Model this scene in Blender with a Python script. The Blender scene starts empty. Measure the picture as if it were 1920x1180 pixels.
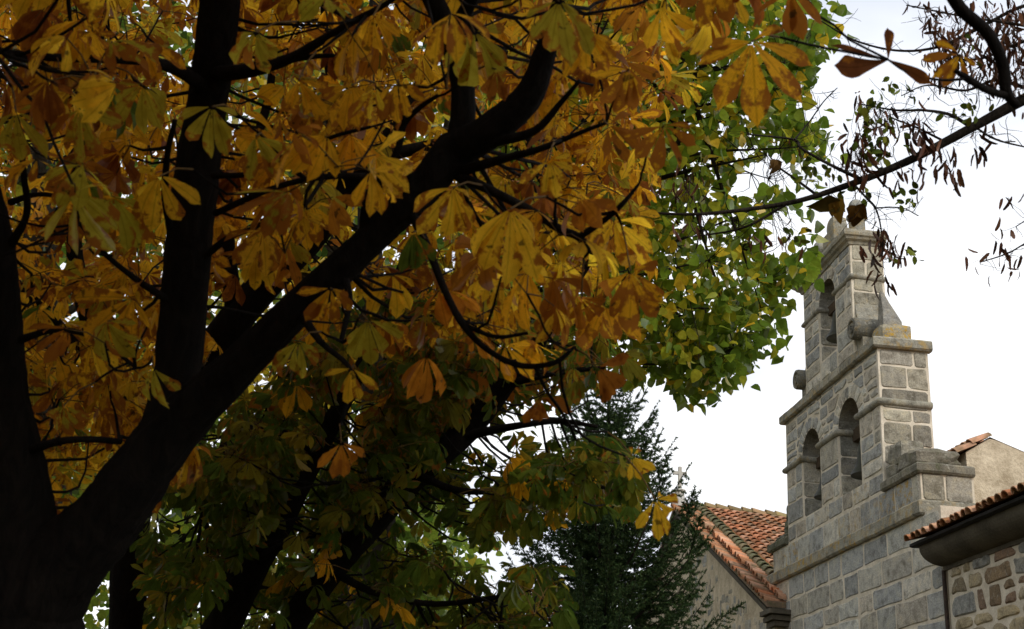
import bpy, math, random
import numpy as np
from mathutils import Vector

random.seed(7)
RNG = np.random.default_rng(11)
SC = bpy.context.scene
COL = SC.collection
rad = math.radians

# ------------------------------------------------------------------ camera
CAM_LOC = np.array([0.0, 0.0, 1.6])
YAW, PITCH, ROLL, FPX = rad(5.54), rad(21.26), rad(3.46), 2310.0
PW, PH = 1920.0, 1180.0
_f = np.array([math.sin(YAW) * math.cos(PITCH), math.cos(YAW) * math.cos(PITCH), math.sin(PITCH)])
_r = np.array([math.cos(YAW), -math.sin(YAW), 0.0])
_u = np.cross(_r, _f)
RIGHT = _r * math.cos(ROLL) + _u * math.sin(ROLL)
UP = -_r * math.sin(ROLL) + _u * math.cos(ROLL)
FWD = _f
cam_d = bpy.data.cameras.new("camera")
cam_d.sensor_width = 36.0
cam_d.lens = 36.0 * FPX / PW
cam_d.clip_start = 0.05
cam_d.clip_end = 3000.0
cam_d.dof.use_dof = True
cam_d.dof.focus_distance = 20.0
cam_d.dof.aperture_fstop = 9.0
cam = bpy.data.objects.new("camera", cam_d)
COL.objects.link(cam)
from mathutils import Matrix
cam.matrix_world = Matrix(((RIGHT[0], UP[0], -FWD[0], CAM_LOC[0]),
                           (RIGHT[1], UP[1], -FWD[1], CAM_LOC[1]),
                           (RIGHT[2], UP[2], -FWD[2], CAM_LOC[2]),
                           (0, 0, 0, 1)))
SC.camera = cam


def at(px, py, d):
    """point seen at photo pixel (px, py), d metres in front of the lens"""
    return CAM_LOC + d * (FWD + RIGHT * (px - PW / 2) / FPX - UP * (py - PH / 2) / FPX)


def pix(P):
    """photo pixel and depth of world points (N,3)"""
    q = np.asarray(P) - CAM_LOC
    z = q @ FWD
    zz = np.where(np.abs(z) < 1e-4, 1e-4, z)
    return PW / 2 + FPX * (q @ RIGHT) / zz, PH / 2 - FPX * (q @ UP) / zz, z


# ------------------------------------------------------------------ sky, sun, exposure
SUN_EL, SUN_DIR = rad(38), np.array([0.30, -1.0])
wd = bpy.data.worlds.new("World")
SC.world = wd
wd.use_nodes = True
wn, wl = wd.node_tree.nodes, wd.node_tree.links
wn.clear()
w_out = wn.new("ShaderNodeOutputWorld")
w_sky = wn.new("ShaderNodeTexSky")
w_sky.sky_type = 'NISHITA'
w_sky.sun_disc = False
w_sky.sun_elevation = SUN_EL
w_sky.sun_rotation = math.atan2(SUN_DIR[0], SUN_DIR[1])
w_bg1 = wn.new("ShaderNodeBackground")
w_bg1.inputs[1].default_value = 0.10
wl.new(w_sky.outputs[0], w_bg1.inputs[0])
w_tc = wn.new("ShaderNodeTexCoord")
w_map = wn.new("ShaderNodeMapping")
w_map.inputs['Scale'].default_value = (1.0, 1.0, 1.7)
w_map.inputs['Location'].default_value = (0.35, 0.1, 0.0)
wl.new(w_tc.outputs['Generated'], w_map.inputs[0])
w_no = wn.new("ShaderNodeTexNoise")
w_no.inputs['Scale'].default_value = 3.4
w_no.inputs['Detail'].default_value = 6.0
w_no.inputs['Roughness'].default_value = 0.5
w_no.inputs['Distortion'].default_value = 0.4
wl.new(w_map.outputs[0], w_no.inputs['Vector'])
w_cr = wn.new("ShaderNodeValToRGB")
w_cr.color_ramp.elements[0].position = 0.42
w_cr.color_ramp.elements[0].color = (1.10, 1.10, 1.09, 1)
w_cr.color_ramp.elements[1].position = 0.66
w_cr.color_ramp.elements[1].color = (0.60, 0.625, 0.68, 1)
wl.new(w_no.outputs[0], w_cr.inputs[0])
w_sep = wn.new("ShaderNodeSeparateXYZ")
wl.new(w_tc.outputs['Generated'], w_sep.inputs[0])
w_gr = wn.new("ShaderNodeMapRange")
w_gr.inputs[1].default_value = 0.28
w_gr.inputs[2].default_value = 0.62
w_gr.inputs[3].default_value = 0.0
w_gr.inputs[4].default_value = 0.75
wl.new(w_sep.outputs[2], w_gr.inputs[0])
w_mx = wn.new("ShaderNodeMix")
w_mx.data_type = 'RGBA'
w_mx.inputs[7].default_value = (0.58, 0.625, 0.735, 1)
wl.new(w_gr.outputs[0], w_mx.inputs[0])
wl.new(w_cr.outputs[0], w_mx.inputs[6])
w_bg2 = wn.new("ShaderNodeBackground")
w_bg2.inputs[1].default_value = 1.0
wl.new(w_mx.outputs[2], w_bg2.inputs[0])
w_ms = wn.new("ShaderNodeMixShader")
w_ms.inputs[0].default_value = 0.90
wl.new(w_bg1.outputs[0], w_ms.inputs[1])
wl.new(w_bg2.outputs[0], w_ms.inputs[2])
wl.new(w_ms.outputs[0], w_out.inputs[0])

sun_d = bpy.data.lights.new("sun", 'SUN')
sun_d.energy = 1.1
sun_d.angle = rad(11)
sun_d.color = (1.0, 0.93, 0.82)
sun = bpy.data.objects.new("sun", sun_d)
COL.objects.link(sun)
_sd = SUN_DIR / np.linalg.norm(SUN_DIR)
sun.rotation_euler = Vector((-_sd[0] * math.cos(SUN_EL), -_sd[1] * math.cos(SUN_EL), -math.sin(SUN_EL))).to_track_quat('-Z', 'Y').to_euler()
sun.location = (4, -10, 20)

SC.view_settings.view_transform = 'Standard'
SC.view_settings.look = 'None'
SC.view_settings.exposure = 0.5
SC.view_settings.gamma = 1.0
SC.cycles.max_bounces = 8
SC.cycles.transmission_bounces = 8
SC.cycles.use_denoising = True


# ------------------------------------------------------------------ materials
def new_mat(name, rough=0.9, spec=0.2):
    m = bpy.data.materials.new(name)
    m.use_nodes = True
    n, l = m.node_tree.nodes, m.node_tree.links
    b = n["Principled BSDF"]
    b.inputs['Roughness'].default_value = rough
    b.inputs['Specular IOR Level'].default_value = spec
    return m, n, l, b


def noise(n, l, scale, detail=5.0, rough=0.55, vec=None, dist=0.0):
    t = n.new("ShaderNodeTexNoise")
    t.inputs['Scale'].default_value = scale
    t.inputs['Detail'].default_value = detail
    t.inputs['Roughness'].default_value = rough
    t.inputs['Distortion'].default_value = dist
    if vec is None:
        c = n.new("ShaderNodeTexCoord")
        vec = c.outputs['Object']
    l.new(vec, t.inputs['Vector'])
    return t.outputs[0]


def ramp(n, l, fac, stops):
    r = n.new("ShaderNodeValToRGB")
    e = r.color_ramp.elements
    while len(e) < len(stops):
        e.new(0.5)
    for i, (p, c) in enumerate(stops):
        e[i].position = p
        e[i].color = (*c, 1) if len(c) == 3 else c
    l.new(fac, r.inputs[0])
    return r.outputs[0]


def g(v):
    return (v, v, v)


def mix(n, l, fac, a, b, mode='MIX'):
    m = n.new("ShaderNodeMix")
    m.data_type = 'RGBA'
    m.blend_type = mode
    for i, v in ((0, fac), (6, a), (7, b)):
        if isinstance(v, (int, float)):
            m.inputs[i].default_value = v
        elif isinstance(v, tuple):
            m.inputs[i].default_value = (*v, 1) if len(v) == 3 else v
        else:
            l.new(v, m.inputs[i])
    return m.outputs[2]


def math_n(n, l, op, a, b=0.0, clamp=False):
    m = n.new("ShaderNodeMath")
    m.operation = op
    m.use_clamp = clamp
    for i, v in ((0, a), (1, b)):
        if isinstance(v, (int, float)):
            m.inputs[i].default_value = v
        else:
            l.new(v, m.inputs[i])
    return m.outputs[0]


def attr(n, name):
    a = n.new("ShaderNodeAttribute")
    a.attribute_name = name
    return a


def bump(n, l, b, h, strength=0.4, dist=0.02):
    k = n.new("ShaderNodeBump")
    k.inputs['Strength'].default_value = strength
    k.inputs['Distance'].default_value = dist
    l.new(h, k.inputs['Height'])
    l.new(k.outputs[0], b.inputs['Normal'])


def stone_mat(name, lichen_col=(0.46, 0.29, 0.06), moss=0.0):
    """granite: block colour from 'tint' (alpha = lichen), speckle, stains, lichen"""
    m, n, l, b = new_mat(name, 0.95, 0.15)
    a = attr(n, 'tint')
    sp = noise(n, l, 46, 4, 0.7)
    st = noise(n, l, 5.5, 6, 0.6)
    c = mix(n, l, 1.0, a.outputs['Color'], ramp(n, l, sp, [(0.30, g(0.60)), (0.5, g(1.0)), (0.72, g(1.32))]), 'MULTIPLY')
    c = mix(n, l, 1.0, c, ramp(n, l, st, [(0.30, (0.50, 0.48, 0.44)), (0.5, g(1.0)), (0.7, (1.22, 1.16, 1.02))]), 'MULTIPLY')
    gl = noise(n, l, 13, 5, 0.65)
    c = mix(n, l, math_n(n, l, 'MULTIPLY', ramp(n, l, gl, [(0.57, g(0)), (0.68, g(1))]), 0.45), c, (0.52, 0.50, 0.42))
    dk = noise(n, l, 9.0, 6, 0.7)
    c = mix(n, l, math_n(n, l, 'MULTIPLY', ramp(n, l, dk, [(0.60, g(0)), (0.70, g(1))]), 0.5), c, (0.075, 0.075, 0.06))
    li = noise(n, l, 8.0, 7, 0.7)
    lf = math_n(n, l, 'MULTIPLY', ramp(n, l, li, [(0.50, g(0)), (0.62, g(1))]), a.outputs['Alpha'], True)
    c = mix(n, l, lf, c, lichen_col)
    l.new(c, b.inputs['Base Color'])
    h = mix(n, l, 0.4, noise(n, l, 30, 8, 0.7), st)
    bump(n, l, b, h, 0.7, 0.035)
    return m


M_STONE = stone_mat('granite')
M_MOSSY = stone_mat('mossy_granite', (0.085, 0.095, 0.04))


def simple_mat(name, c0, c1, scale=8.0, rough=0.9, bump_s=0.4, bump_d=0.02, scale2=40.0, spec=0.2):
    m, n, l, b = new_mat(name, rough, spec)
    f = mix(n, l, 0.4, noise(n, l, scale, 6, 0.6), noise(n, l, scale2, 5, 0.65))
    l.new(ramp(n, l, f, [(0.36, c0), (0.64, c1)]), b.inputs['Base Color'])
    bump(n, l, b, f, bump_s, bump_d)
    return m


M_MORTAR = simple_mat('lime_mortar', (0.50, 0.435, 0.325), (0.82, 0.74, 0.60), 4.0, 0.95, 0.5, 0.02)
M_PLASTER = simple_mat('rough_plaster', (0.40, 0.325, 0.22), (0.74, 0.64, 0.47), 3.0, 0.95, 0.9, 0.05, 22)
M_COVE = simple_mat('shaded_cornice_stone', (0.055, 0.047, 0.034), (0.15, 0.13, 0.095), 2.2, 0.9, 0.4, 0.02)  # the shade under the eaves is put into this stone colour
M_BLACKWOOD = simple_mat('tarred_board', (0.012, 0.011, 0.010), (0.03, 0.027, 0.024), 6.0, 0.8)
M_WOOD = simple_mat('old_oak', (0.05, 0.035, 0.022), (0.11, 0.08, 0.05), 9.0)
M_IRON = simple_mat('rusty_iron', (0.03, 0.024, 0.02), (0.09, 0.06, 0.045), 12.0, 0.7)
M_WHITESTONE = simple_mat('pale_stone', (0.42, 0.41, 0.37), (0.62, 0.60, 0.55), 10.0)
M_GROUND = simple_mat('leaf_strewn_grass', (0.035, 0.04, 0.014), (0.11, 0.075, 0.025), 0.9, 1.0, 0.6, 0.05, 14)


def bronze_mat():
    m, n, l, b = new_mat('dark_bronze', 0.55, 0.5)
    b.inputs['Metallic'].default_value = 0.7
    l.new(ramp(n, l, noise(n, l, 7, 5), [(0.3, (0.025, 0.024, 0.018)), (0.7, (0.06, 0.065, 0.045))]), b.inputs['Base Color'])
    return m


M_BRONZE = bronze_mat()


def tile_mat():
    m, n, l, b = new_mat('clay_tile', 0.9, 0.2)
    a = attr(n, 'tint')
    c = mix(n, l, 1.0, a.outputs['Color'], ramp(n, l, noise(n, l, 22, 6, 0.65), [(0.3, g(0.7)), (0.7, g(1.25))]), 'MULTIPLY')
    ms = noise(n, l, 5.5, 6, 0.7)
    f = math_n(n, l, 'MULTIPLY', ramp(n, l, ms, [(0.42, g(0)), (0.6, g(1))]), a.outputs['Alpha'], True)
    ms2 = noise(n, l, 16, 4, 0.6)
    c = mix(n, l, f, c, ramp(n, l, ms2, [(0.40, (0.09, 0.085, 0.04)), (0.60, (0.17, 0.15, 0.08)), (0.66, (0.33, 0.20, 0.03))]))
    l.new(c, b.inputs['Base Color'])
    bump(n, l, b, noise(n, l, 60, 5), 0.3, 0.006)
    return m


M_TILE = tile_mat()


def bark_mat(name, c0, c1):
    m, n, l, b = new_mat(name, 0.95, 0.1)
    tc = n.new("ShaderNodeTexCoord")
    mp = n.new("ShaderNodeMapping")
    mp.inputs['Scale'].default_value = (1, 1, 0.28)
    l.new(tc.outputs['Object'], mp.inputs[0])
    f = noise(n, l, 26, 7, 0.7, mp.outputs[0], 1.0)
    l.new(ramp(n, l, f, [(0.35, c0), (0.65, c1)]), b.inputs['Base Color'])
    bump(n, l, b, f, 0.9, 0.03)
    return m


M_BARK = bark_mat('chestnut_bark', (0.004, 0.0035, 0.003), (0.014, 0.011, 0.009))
M_BARK2 = bark_mat('poplar_bark', (0.014, 0.012, 0.009), (0.045, 0.038, 0.028))
M_BARK3 = bark_mat('locust_bark', (0.012, 0.010, 0.008), (0.045, 0.036, 0.028))
M_PETIOLE = simple_mat('leaf_stalk', (0.06, 0.035, 0.010), (0.12, 0.07, 0.018), 20)


def leaf_mat(name, trans=0.55, spots=True, gloss=0.06):
    """leaf blade: colour from 'tint' (alpha = how far the margin has browned), veins and blotches from 'luv'"""
    m = bpy.data.materials.new(name)
    m.use_nodes = True
    n, l = m.node_tree.nodes, m.node_tree.links
    n.clear()
    out = n.new("ShaderNodeOutputMaterial")
    a = attr(n, 'tint')
    uv = attr(n, 'luv')
    sp = n.new("ShaderNodeSeparateXYZ")
    l.new(uv.outputs['Vector'], sp.inputs[0])
    u, v = sp.outputs[0], sp.outputs[1]
    au = math_n(n, l, 'ABSOLUTE', u)
    c = a.outputs['Color']
    mot = noise(n, l, 24, 4, 0.6)
    c = mix(n, l, 1.0, c, ramp(n, l, mot, [(0.3, (0.72, 0.66, 0.6)), (0.55, g(1.0)), (0.75, (1.18, 1.22, 1.2))]), 'MULTIPLY')
    if spots:
        # side veins: stripes of (v - |u|)
        w = math_n(n, l, 'SUBTRACT', math_n(n, l, 'MULTIPLY', v, 15.0), math_n(n, l, 'MULTIPLY', au, 5.5))
        s = math_n(n, l, 'ABSOLUTE', math_n(n, l, 'SUBTRACT', math_n(n, l, 'FRACT', w), 0.5))
        vein = ramp(n, l, s, [(0.02, g(0.62)), (0.12, g(1.0))])
        c = mix(n, l, 0.7, c, vein, 'MULTIPLY')
        mid = ramp(n, l, au, [(0.02, (0.62, 0.60, 0.5)), (0.10, g(1.0))])
        c = mix(n, l, 0.8, c, mid, 'MULTIPLY')
        # browned margin and blotches
        bl = noise(n, l, 24, 5, 0.65)
        e = math_n(n, l, 'ADD', math_n(n, l, 'MULTIPLY', au, 0.26), math_n(n, l, 'MULTIPLY', v, 0.14))
        e = math_n(n, l, 'ADD', e, math_n(n, l, 'MULTIPLY', math_n(n, l, 'SUBTRACT', bl, 0.5), 1.7))
        e = math_n(n, l, 'ADD', e, math_n(n, l, 'SUBTRACT', math_n(n, l, 'MULTIPLY', a.outputs['Alpha'], 0.55), 0.08))
        bf = ramp(n, l, e, [(0.36, g(0)), (0.50, g(1))])
        c = mix(n, l, bf, c, mix(n, l, mot, (0.22, 0.070, 0.010), (0.42, 0.16, 0.02)))
        sp2 = noise(n, l, 34, 3, 0.5)
        c = mix(n, l, math_n(n, l, 'MULTIPLY', ramp(n, l, sp2, [(0.655, g(0)), (0.69, g(1))]), 0.75), c, (0.045, 0.028, 0.010))
    d = n.new("ShaderNodeBsdfDiffuse")
    t = n.new("ShaderNodeBsdfTranslucent")
    l.new(c, d.inputs[0])
    l.new(c, t.inputs[0])
    mx = n.new("ShaderNodeMixShader")
    mx.inputs[0].default_value = trans
    l.new(d.outputs[0], mx.inputs[1])
    l.new(t.outputs[0], mx.inputs[2])
    gl = n.new("ShaderNodeBsdfGlossy")
    gl.inputs['Roughness'].default_value = 0.5
    fr = n.new("ShaderNodeFresnel")
    fr.inputs[0].default_value = 1.35
    m2 = n.new("ShaderNodeMixShader")
    l.new(math_n(n, l, 'MULTIPLY', fr.outputs[0], gloss), m2.inputs[0])
    l.new(mx.outputs[0], m2.inputs[1])
    l.new(gl.outputs[0], m2.inputs[2])
    l.new(m2.outputs[0], out.inputs[0])
    return m


M_CHESTNUT = leaf_mat('chestnut_leaf', 0.72, True)
M_LEAF = leaf_mat('broad_leaf', 0.55, False, 0.12)
M_NEEDLE = leaf_mat('spruce_needle', 0.15, False, 0.05)
M_POD = leaf_mat('locust_pod', 0.10, False, 0.05)


# ------------------------------------------------------------------ mesh helpers
class MB:
    """collects quads/tris with a material slot and a colour per face"""

    def __init__(s):
        s.v, s.f, s.m, s.c = [], [], [], []

    def add(s, vs, fs, mi=0, col=(0.5, 0.5, 0.5, 0)):
        o = len(s.v)
        s.v.extend([tuple(map(float, p)) for p in vs])
        for f in fs:
            s.f.append([i + o for i in f])
            s.m.append(mi)
            s.c.append(col if len(col) == 4 else (*col, 0))

    def box(s, a, b, mi=0, col=(0.5, 0.5, 0.5, 0), jit=0.0):
        (x0, y0, z0), (x1, y1, z1) = a, b
        vs = [(x, y, z) for x in (x0, x1) for y in (y0, y1) for z in (z0, z1)]
        if jit:
            vs = [tuple(q + random.uniform(-jit, jit) for q in p) for p in vs]
        s.add(vs, [(0, 1, 3, 2), (4, 6, 7, 5), (0, 4, 5, 1), (2, 3, 7, 6), (0, 2, 6, 4), (1, 5, 7, 3)], mi, col)

    def lathe(s, c, prof, seg=16, mi=0, col=(0.5, 0.5, 0.5, 0), axis='z'):
        vs, fs = [], []
        for r, h in prof:
            for k in range(seg):
                t = 2 * math.pi * k / seg
                p = (r * math.cos(t), r * math.sin(t), h)
                if axis == 'x':
                    p = (h, r * math.cos(t), r * math.sin(t))
                vs.append((c[0] + p[0], c[1] + p[1], c[2] + p[2]))
        for i in range(len(prof) - 1):
            for k in range(seg):
                a, b = i * seg + k, i * seg + (k + 1) % seg
                fs.append((a, b, b + seg, a + seg))
        fs.append(tuple(range(seg)))
        fs.append(tuple((len(prof) - 1) * seg + k for k in range(seg)))
        s.add(vs, fs, mi, col)

    def tube(s, pts, rads, sides=8, mi=0, col=(0.5, 0.5, 0.5, 0), rough=0.0):
        vs, fs = tube_arrays(np.asarray(pts, float), np.asarray(rads, float), sides, rough)
        s.add(vs, fs, mi, col)

    def build(s, name, mats, parent=None, smooth=False):
        me = bpy.data.meshes.new(name)
        me.from_pydata(s.v, [], s.f)
        for m in (mats if isinstance(mats, (list, tuple)) else [mats]):
            me.materials.append(m)
        me.polygons.foreach_set('material_index', s.m)
        a = me.attributes.new('tint', 'FLOAT_COLOR', 'FACE')
        a.data.foreach_set('color', np.array(s.c, dtype=np.float32).ravel())
        if smooth:
            me.polygons.foreach_set('use_smooth', [True] * len(s.f))
        me.update()
        o = bpy.data.objects.new(name, me)
        COL.objects.link(o)
        if parent:
            o.parent = parent
            o.matrix_parent_inverse = Matrix.Translation(-Vector(parent.location))
        return o


def tube_arrays(P, r, sides=8, rough=0.0):
    n = len(P)
    T = np.gradient(P, axis=0)
    T /= np.linalg.norm(T, axis=1)[:, None] + 1e-9
    ref = np.array([0.31, 0.17, 0.93]) if abs(T[0][2]) < 0.85 else np.array([0.93, 0.3, 0.1])
    A = np.cross(T, ref)
    A /= np.linalg.norm(A, axis=1)[:, None] + 1e-9
    B = np.cross(T, A)
    k = np.arange(sides) * 2 * math.pi / sides
    rr = r[:, None] * np.ones(sides)[None]
    if rough:
        w = RNG.standard_normal(rr.shape)
        for i in range(1, n):                                    # ridges run along the limb
            w[i] = 0.8 * w[i - 1] + 0.6 * w[i]
        rr = rr * (1 + rough * w)
    V = P[:, None] + rr[..., None] * (A[:, None] * np.cos(k)[None, :, None] + B[:, None] * np.sin(k)[None, :, None])
    V = V.reshape(-1, 3)
    fs = []
    for i in range(n - 1):
        for j in range(sides):
            a, b = i * sides + j, i * sides + (j + 1) % sides
            fs.append((a, b, b + sides, a + sides))
    fs.append(tuple(range(sides)))
    fs.append(tuple((n - 1) * sides + j for j in range(sides)))
    return V, fs


def smooth_path(pts, per=6):
    """Catmull-Rom through rows (x, y, z, r)"""
    P = np.asarray(pts, float)
    Q = np.vstack([2 * P[0] - P[1], P, 2 * P[-1] - P[-2]])
    out = []
    for i in range(1, len(Q) - 2):
        for t in np.linspace(0, 1, per, endpoint=False):
            p0, p1, p2, p3 = Q[i - 1], Q[i], Q[i + 1], Q[i + 2]
            out.append(0.5 * (2 * p1 + (p2 - p0) * t + (2 * p0 - 5 * p1 + 4 * p2 - p3) * t * t + (3 * p1 - p0 - 3 * p2 + p3) * t ** 3))
    out.append(P[-1])
    out = np.array(out)
    out[:, 3] = np.maximum(out[:, 3], 0.001)
    return out


def mesh_np(name, V, F, mat, parent=None, tint=None, luv=None, smooth=True):
    """big mesh from numpy arrays; F is (n,4) quads or (n,3) tris; attributes per point"""
    me = bpy.data.meshes.new(name)
    k = F.shape[1]
    me.vertices.add(len(V))
    me.vertices.foreach_set('co', V.astype(np.float32).ravel())
    me.loops.add(F.size)
    me.loops.foreach_set('vertex_index', F.astype(np.int32).ravel())
    me.polygons.add(len(F))
    me.polygons.foreach_set('loop_start', np.arange(0, F.size, k, dtype=np.int32))
    me.polygons.foreach_set('use_smooth', np.full(len(F), smooth))
    me.update(calc_edges=True)
    for m in (mat if isinstance(mat, (list, tuple)) else [mat]):
        me.materials.append(m)
    if tint is not None:
        a = me.attributes.new('tint', 'FLOAT_COLOR', 'POINT')
        a.data.foreach_set('color', tint.astype(np.float32).ravel())
    if luv is not None:
        a = me.attributes.new('luv', 'FLOAT_VECTOR', 'POINT')
        a.data.foreach_set('vector', luv.astype(np.float32).ravel())
    o = bpy.data.objects.new(name, me)
    COL.objects.link(o)
    if parent:
        o.parent = parent
        o.matrix_parent_inverse = Matrix.Translation(-Vector(parent.location))
    return o


def thing(name, label, cat, loc, group=None):
    o = bpy.data.objects.new(name, None)
    o.location = loc
    o.empty_display_size = 0.3
    COL.objects.link(o)
    o['label'] = label
    o['category'] = cat
    if group:
        o['group'] = group
    return o


# ------------------------------------------------------------------ ground
mb = MB()
mb.add([(-1500, -1500, 0), (1500, -1500, 0), (1500, 1500, 0), (-1500, 1500, 0)], [(0, 1, 2, 3)])
gr = mb.build('ground', M_GROUND)
gr['kind'] = 'structure'


# ------------------------------------------------------------------ masonry
def clip_half(poly, p, nrm):
    """keep the part of poly where (q-p).nrm >= 0"""
    out = []
    for i in range(len(poly)):
        a, b = poly[i], poly[(i + 1) % len(poly)]
        da, db = (a[0] - p[0]) * nrm[0] + (a[1] - p[1]) * nrm[1], (b[0] - p[0]) * nrm[0] + (b[1] - p[1]) * nrm[1]
        if da >= 0:
            out.append(a)
        if (da >= 0) != (db >= 0):
            t = da / (da - db)
            out.append((a[0] + t * (b[0] - a[0]), a[1] + t * (b[1] - a[1])))
    return out


class Frame:
    def __init__(s, o, u, v, n):
        s.o, s.u, s.v, s.n = (np.array(q, float) for q in (o, u, v, n))

    def p(s, u, v, h=0.0):
        return s.o + s.u * u + s.v * v + s.n * h


GREYS = [(0.42, 0.415, 0.37), (0.365, 0.365, 0.34), (0.47, 0.45, 0.385), (0.32, 0.325, 0.31), (0.45, 0.42, 0.345), (0.39, 0.39, 0.365), (0.49, 0.46, 0.39), (0.42, 0.38, 0.31)]
WARMS = [(0.36, 0.33, 0.255), (0.31, 0.285, 0.22), (0.40, 0.37, 0.285), (0.275, 0.255, 0.205), (0.34, 0.315, 0.26)]
RUBBLE = [(0.40, 0.33, 0.21), (0.44, 0.37, 0.25), (0.32, 0.31, 0.275), (0.27, 0.27, 0.25), (0.24, 0.165, 0.115), (0.30, 0.25, 0.17), (0.26, 0.19, 0.12), (0.38, 0.32, 0.22)]


def stone_poly(mb, fr, poly, depth=0.014, bev=0.014, pal=GREYS, lichen=0.0, mi=1):
    if len(poly) < 3:
        return
    c = (sum(q[0] for q in poly) / len(poly), sum(q[1] for q in poly) / len(poly))
    # chamfer the corners
    ring = []
    k = len(poly)
    for i in range(k):
        a, b, d = poly[i - 1], poly[i], poly[(i + 1) % k]
        la, ld = math.hypot(a[0] - b[0], a[1] - b[1]), math.hypot(d[0] - b[0], d[1] - b[1])
        t = random.uniform(0.014, 0.04)
        ta, td = min(0.3, t / max(la, 1e-4)), min(0.3, t / max(ld, 1e-4))
        ring.append((b[0] + (a[0] - b[0]) * ta, b[1] + (a[1] - b[1]) * ta))
        ring.append((b[0] + (d[0] - b[0]) * td, b[1] + (d[1] - b[1]) * td))
    n = len(ring)
    inner = []
    for q in ring:
        dx, dy = c[0] - q[0], c[1] - q[1]
        L = math.hypot(dx, dy) + 1e-6
        s = min(0.5, bev * 1.3 / L)
        inner.append((q[0] + dx * s, q[1] + dy * s))
    dd = depth * random.uniform(0.7, 1.4)
    tl = [random.uniform(-0.006, 0.006) for _ in inner]
    vs = [fr.p(*q, -0.003) for q in ring] + [fr.p(*q, dd + t) for q, t in zip(inner, tl)] + [fr.p(*c, dd + 0.006)]
    fs = [(i, (i + 1) % n, n + (i + 1) % n, n + i) for i in range(n)] + [(n + i, n + (i + 1) % n, 2 * n) for i in range(n)]
    col = random.choice(pal)
    w = random.uniform(0.80, 1.30)
    mb.add(vs, fs, mi, (col[0] * w, col[1] * w, col[2] * w, lichen * random.uniform(0, 1)))


def course(mb, fr, u0, u1, v0, v1, wmin, wmax, pal=GREYS, gap=0.022, jit=0.008, circles=(), skip=(), lichen=0.0, depth=0.014, fix=None):
    """one course of blocks from u0 to u1; circles = (cu, cv, r) kept free"""
    u = u0
    while u < u1 - 0.03:
        w = random.uniform(wmin, wmax)
        if fix:
            w = u1 - u0
        if u1 - (u + w) < wmin * 0.6:
            w = u1 - u
        a, b = u, u + w
        u = b
        J = lambda: random.uniform(-jit, jit)
        gu = gap * (1.6 if fr.n[0] < -0.5 else 1.0)
        poly = [(a + gu / 2 + J(), v0 + gap / 2 + J()), ((a + b) / 2 + 4 * J(), v0 + gap / 2 + J()), (b - gu / 2 + J(), v0 + gap / 2 + J()),
                (b - gu / 2 + J(), v1 - gap / 2 + J()), ((a + b) / 2 + 4 * J(), v1 - gap / 2 + J()), (a + gu / 2 + J(), v1 - gap / 2 + J())]
        dead = False
        for cu, cv, r in circles:
            mu, mv = (a + b) / 2 - cu, max((v0 + v1) / 2 - cv, 0.0001)
            d = math.hypot(mu, mv)
            if v1 < cv:
                continue
            if d < r * 0.8 and v1 < cv + r:
                dead = True
            nrm = (mu / d, mv / d)
            poly = clip_half(poly, (cu + nrm[0] * r, cv + nrm[1] * r), nrm)
        if dead or len(poly) < 3:
            continue
        ar = 0.5 * abs(sum(poly[i][0] * poly[(i + 1) % len(poly)][1] - poly[(i + 1) % len(poly)][0] * poly[i][1] for i in range(len(poly))))
        if ar < 0.004:
            continue
        stone_poly(mb, fr, poly, depth, pal=pal, lichen=lichen)


def courses(mb, fr, u0, u1, v0, v1, hmin, hmax, wmin, wmax, **k):
    v = v0
    while v < v1 - 0.02:
        h = random.uniform(hmin, hmax)
        if v1 - (v + h) < hmin * 0.6:
            h = v1 - v
        course(mb, fr, u0, u1, v, v + h, wmin, wmax, **k)
        v += h


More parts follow.
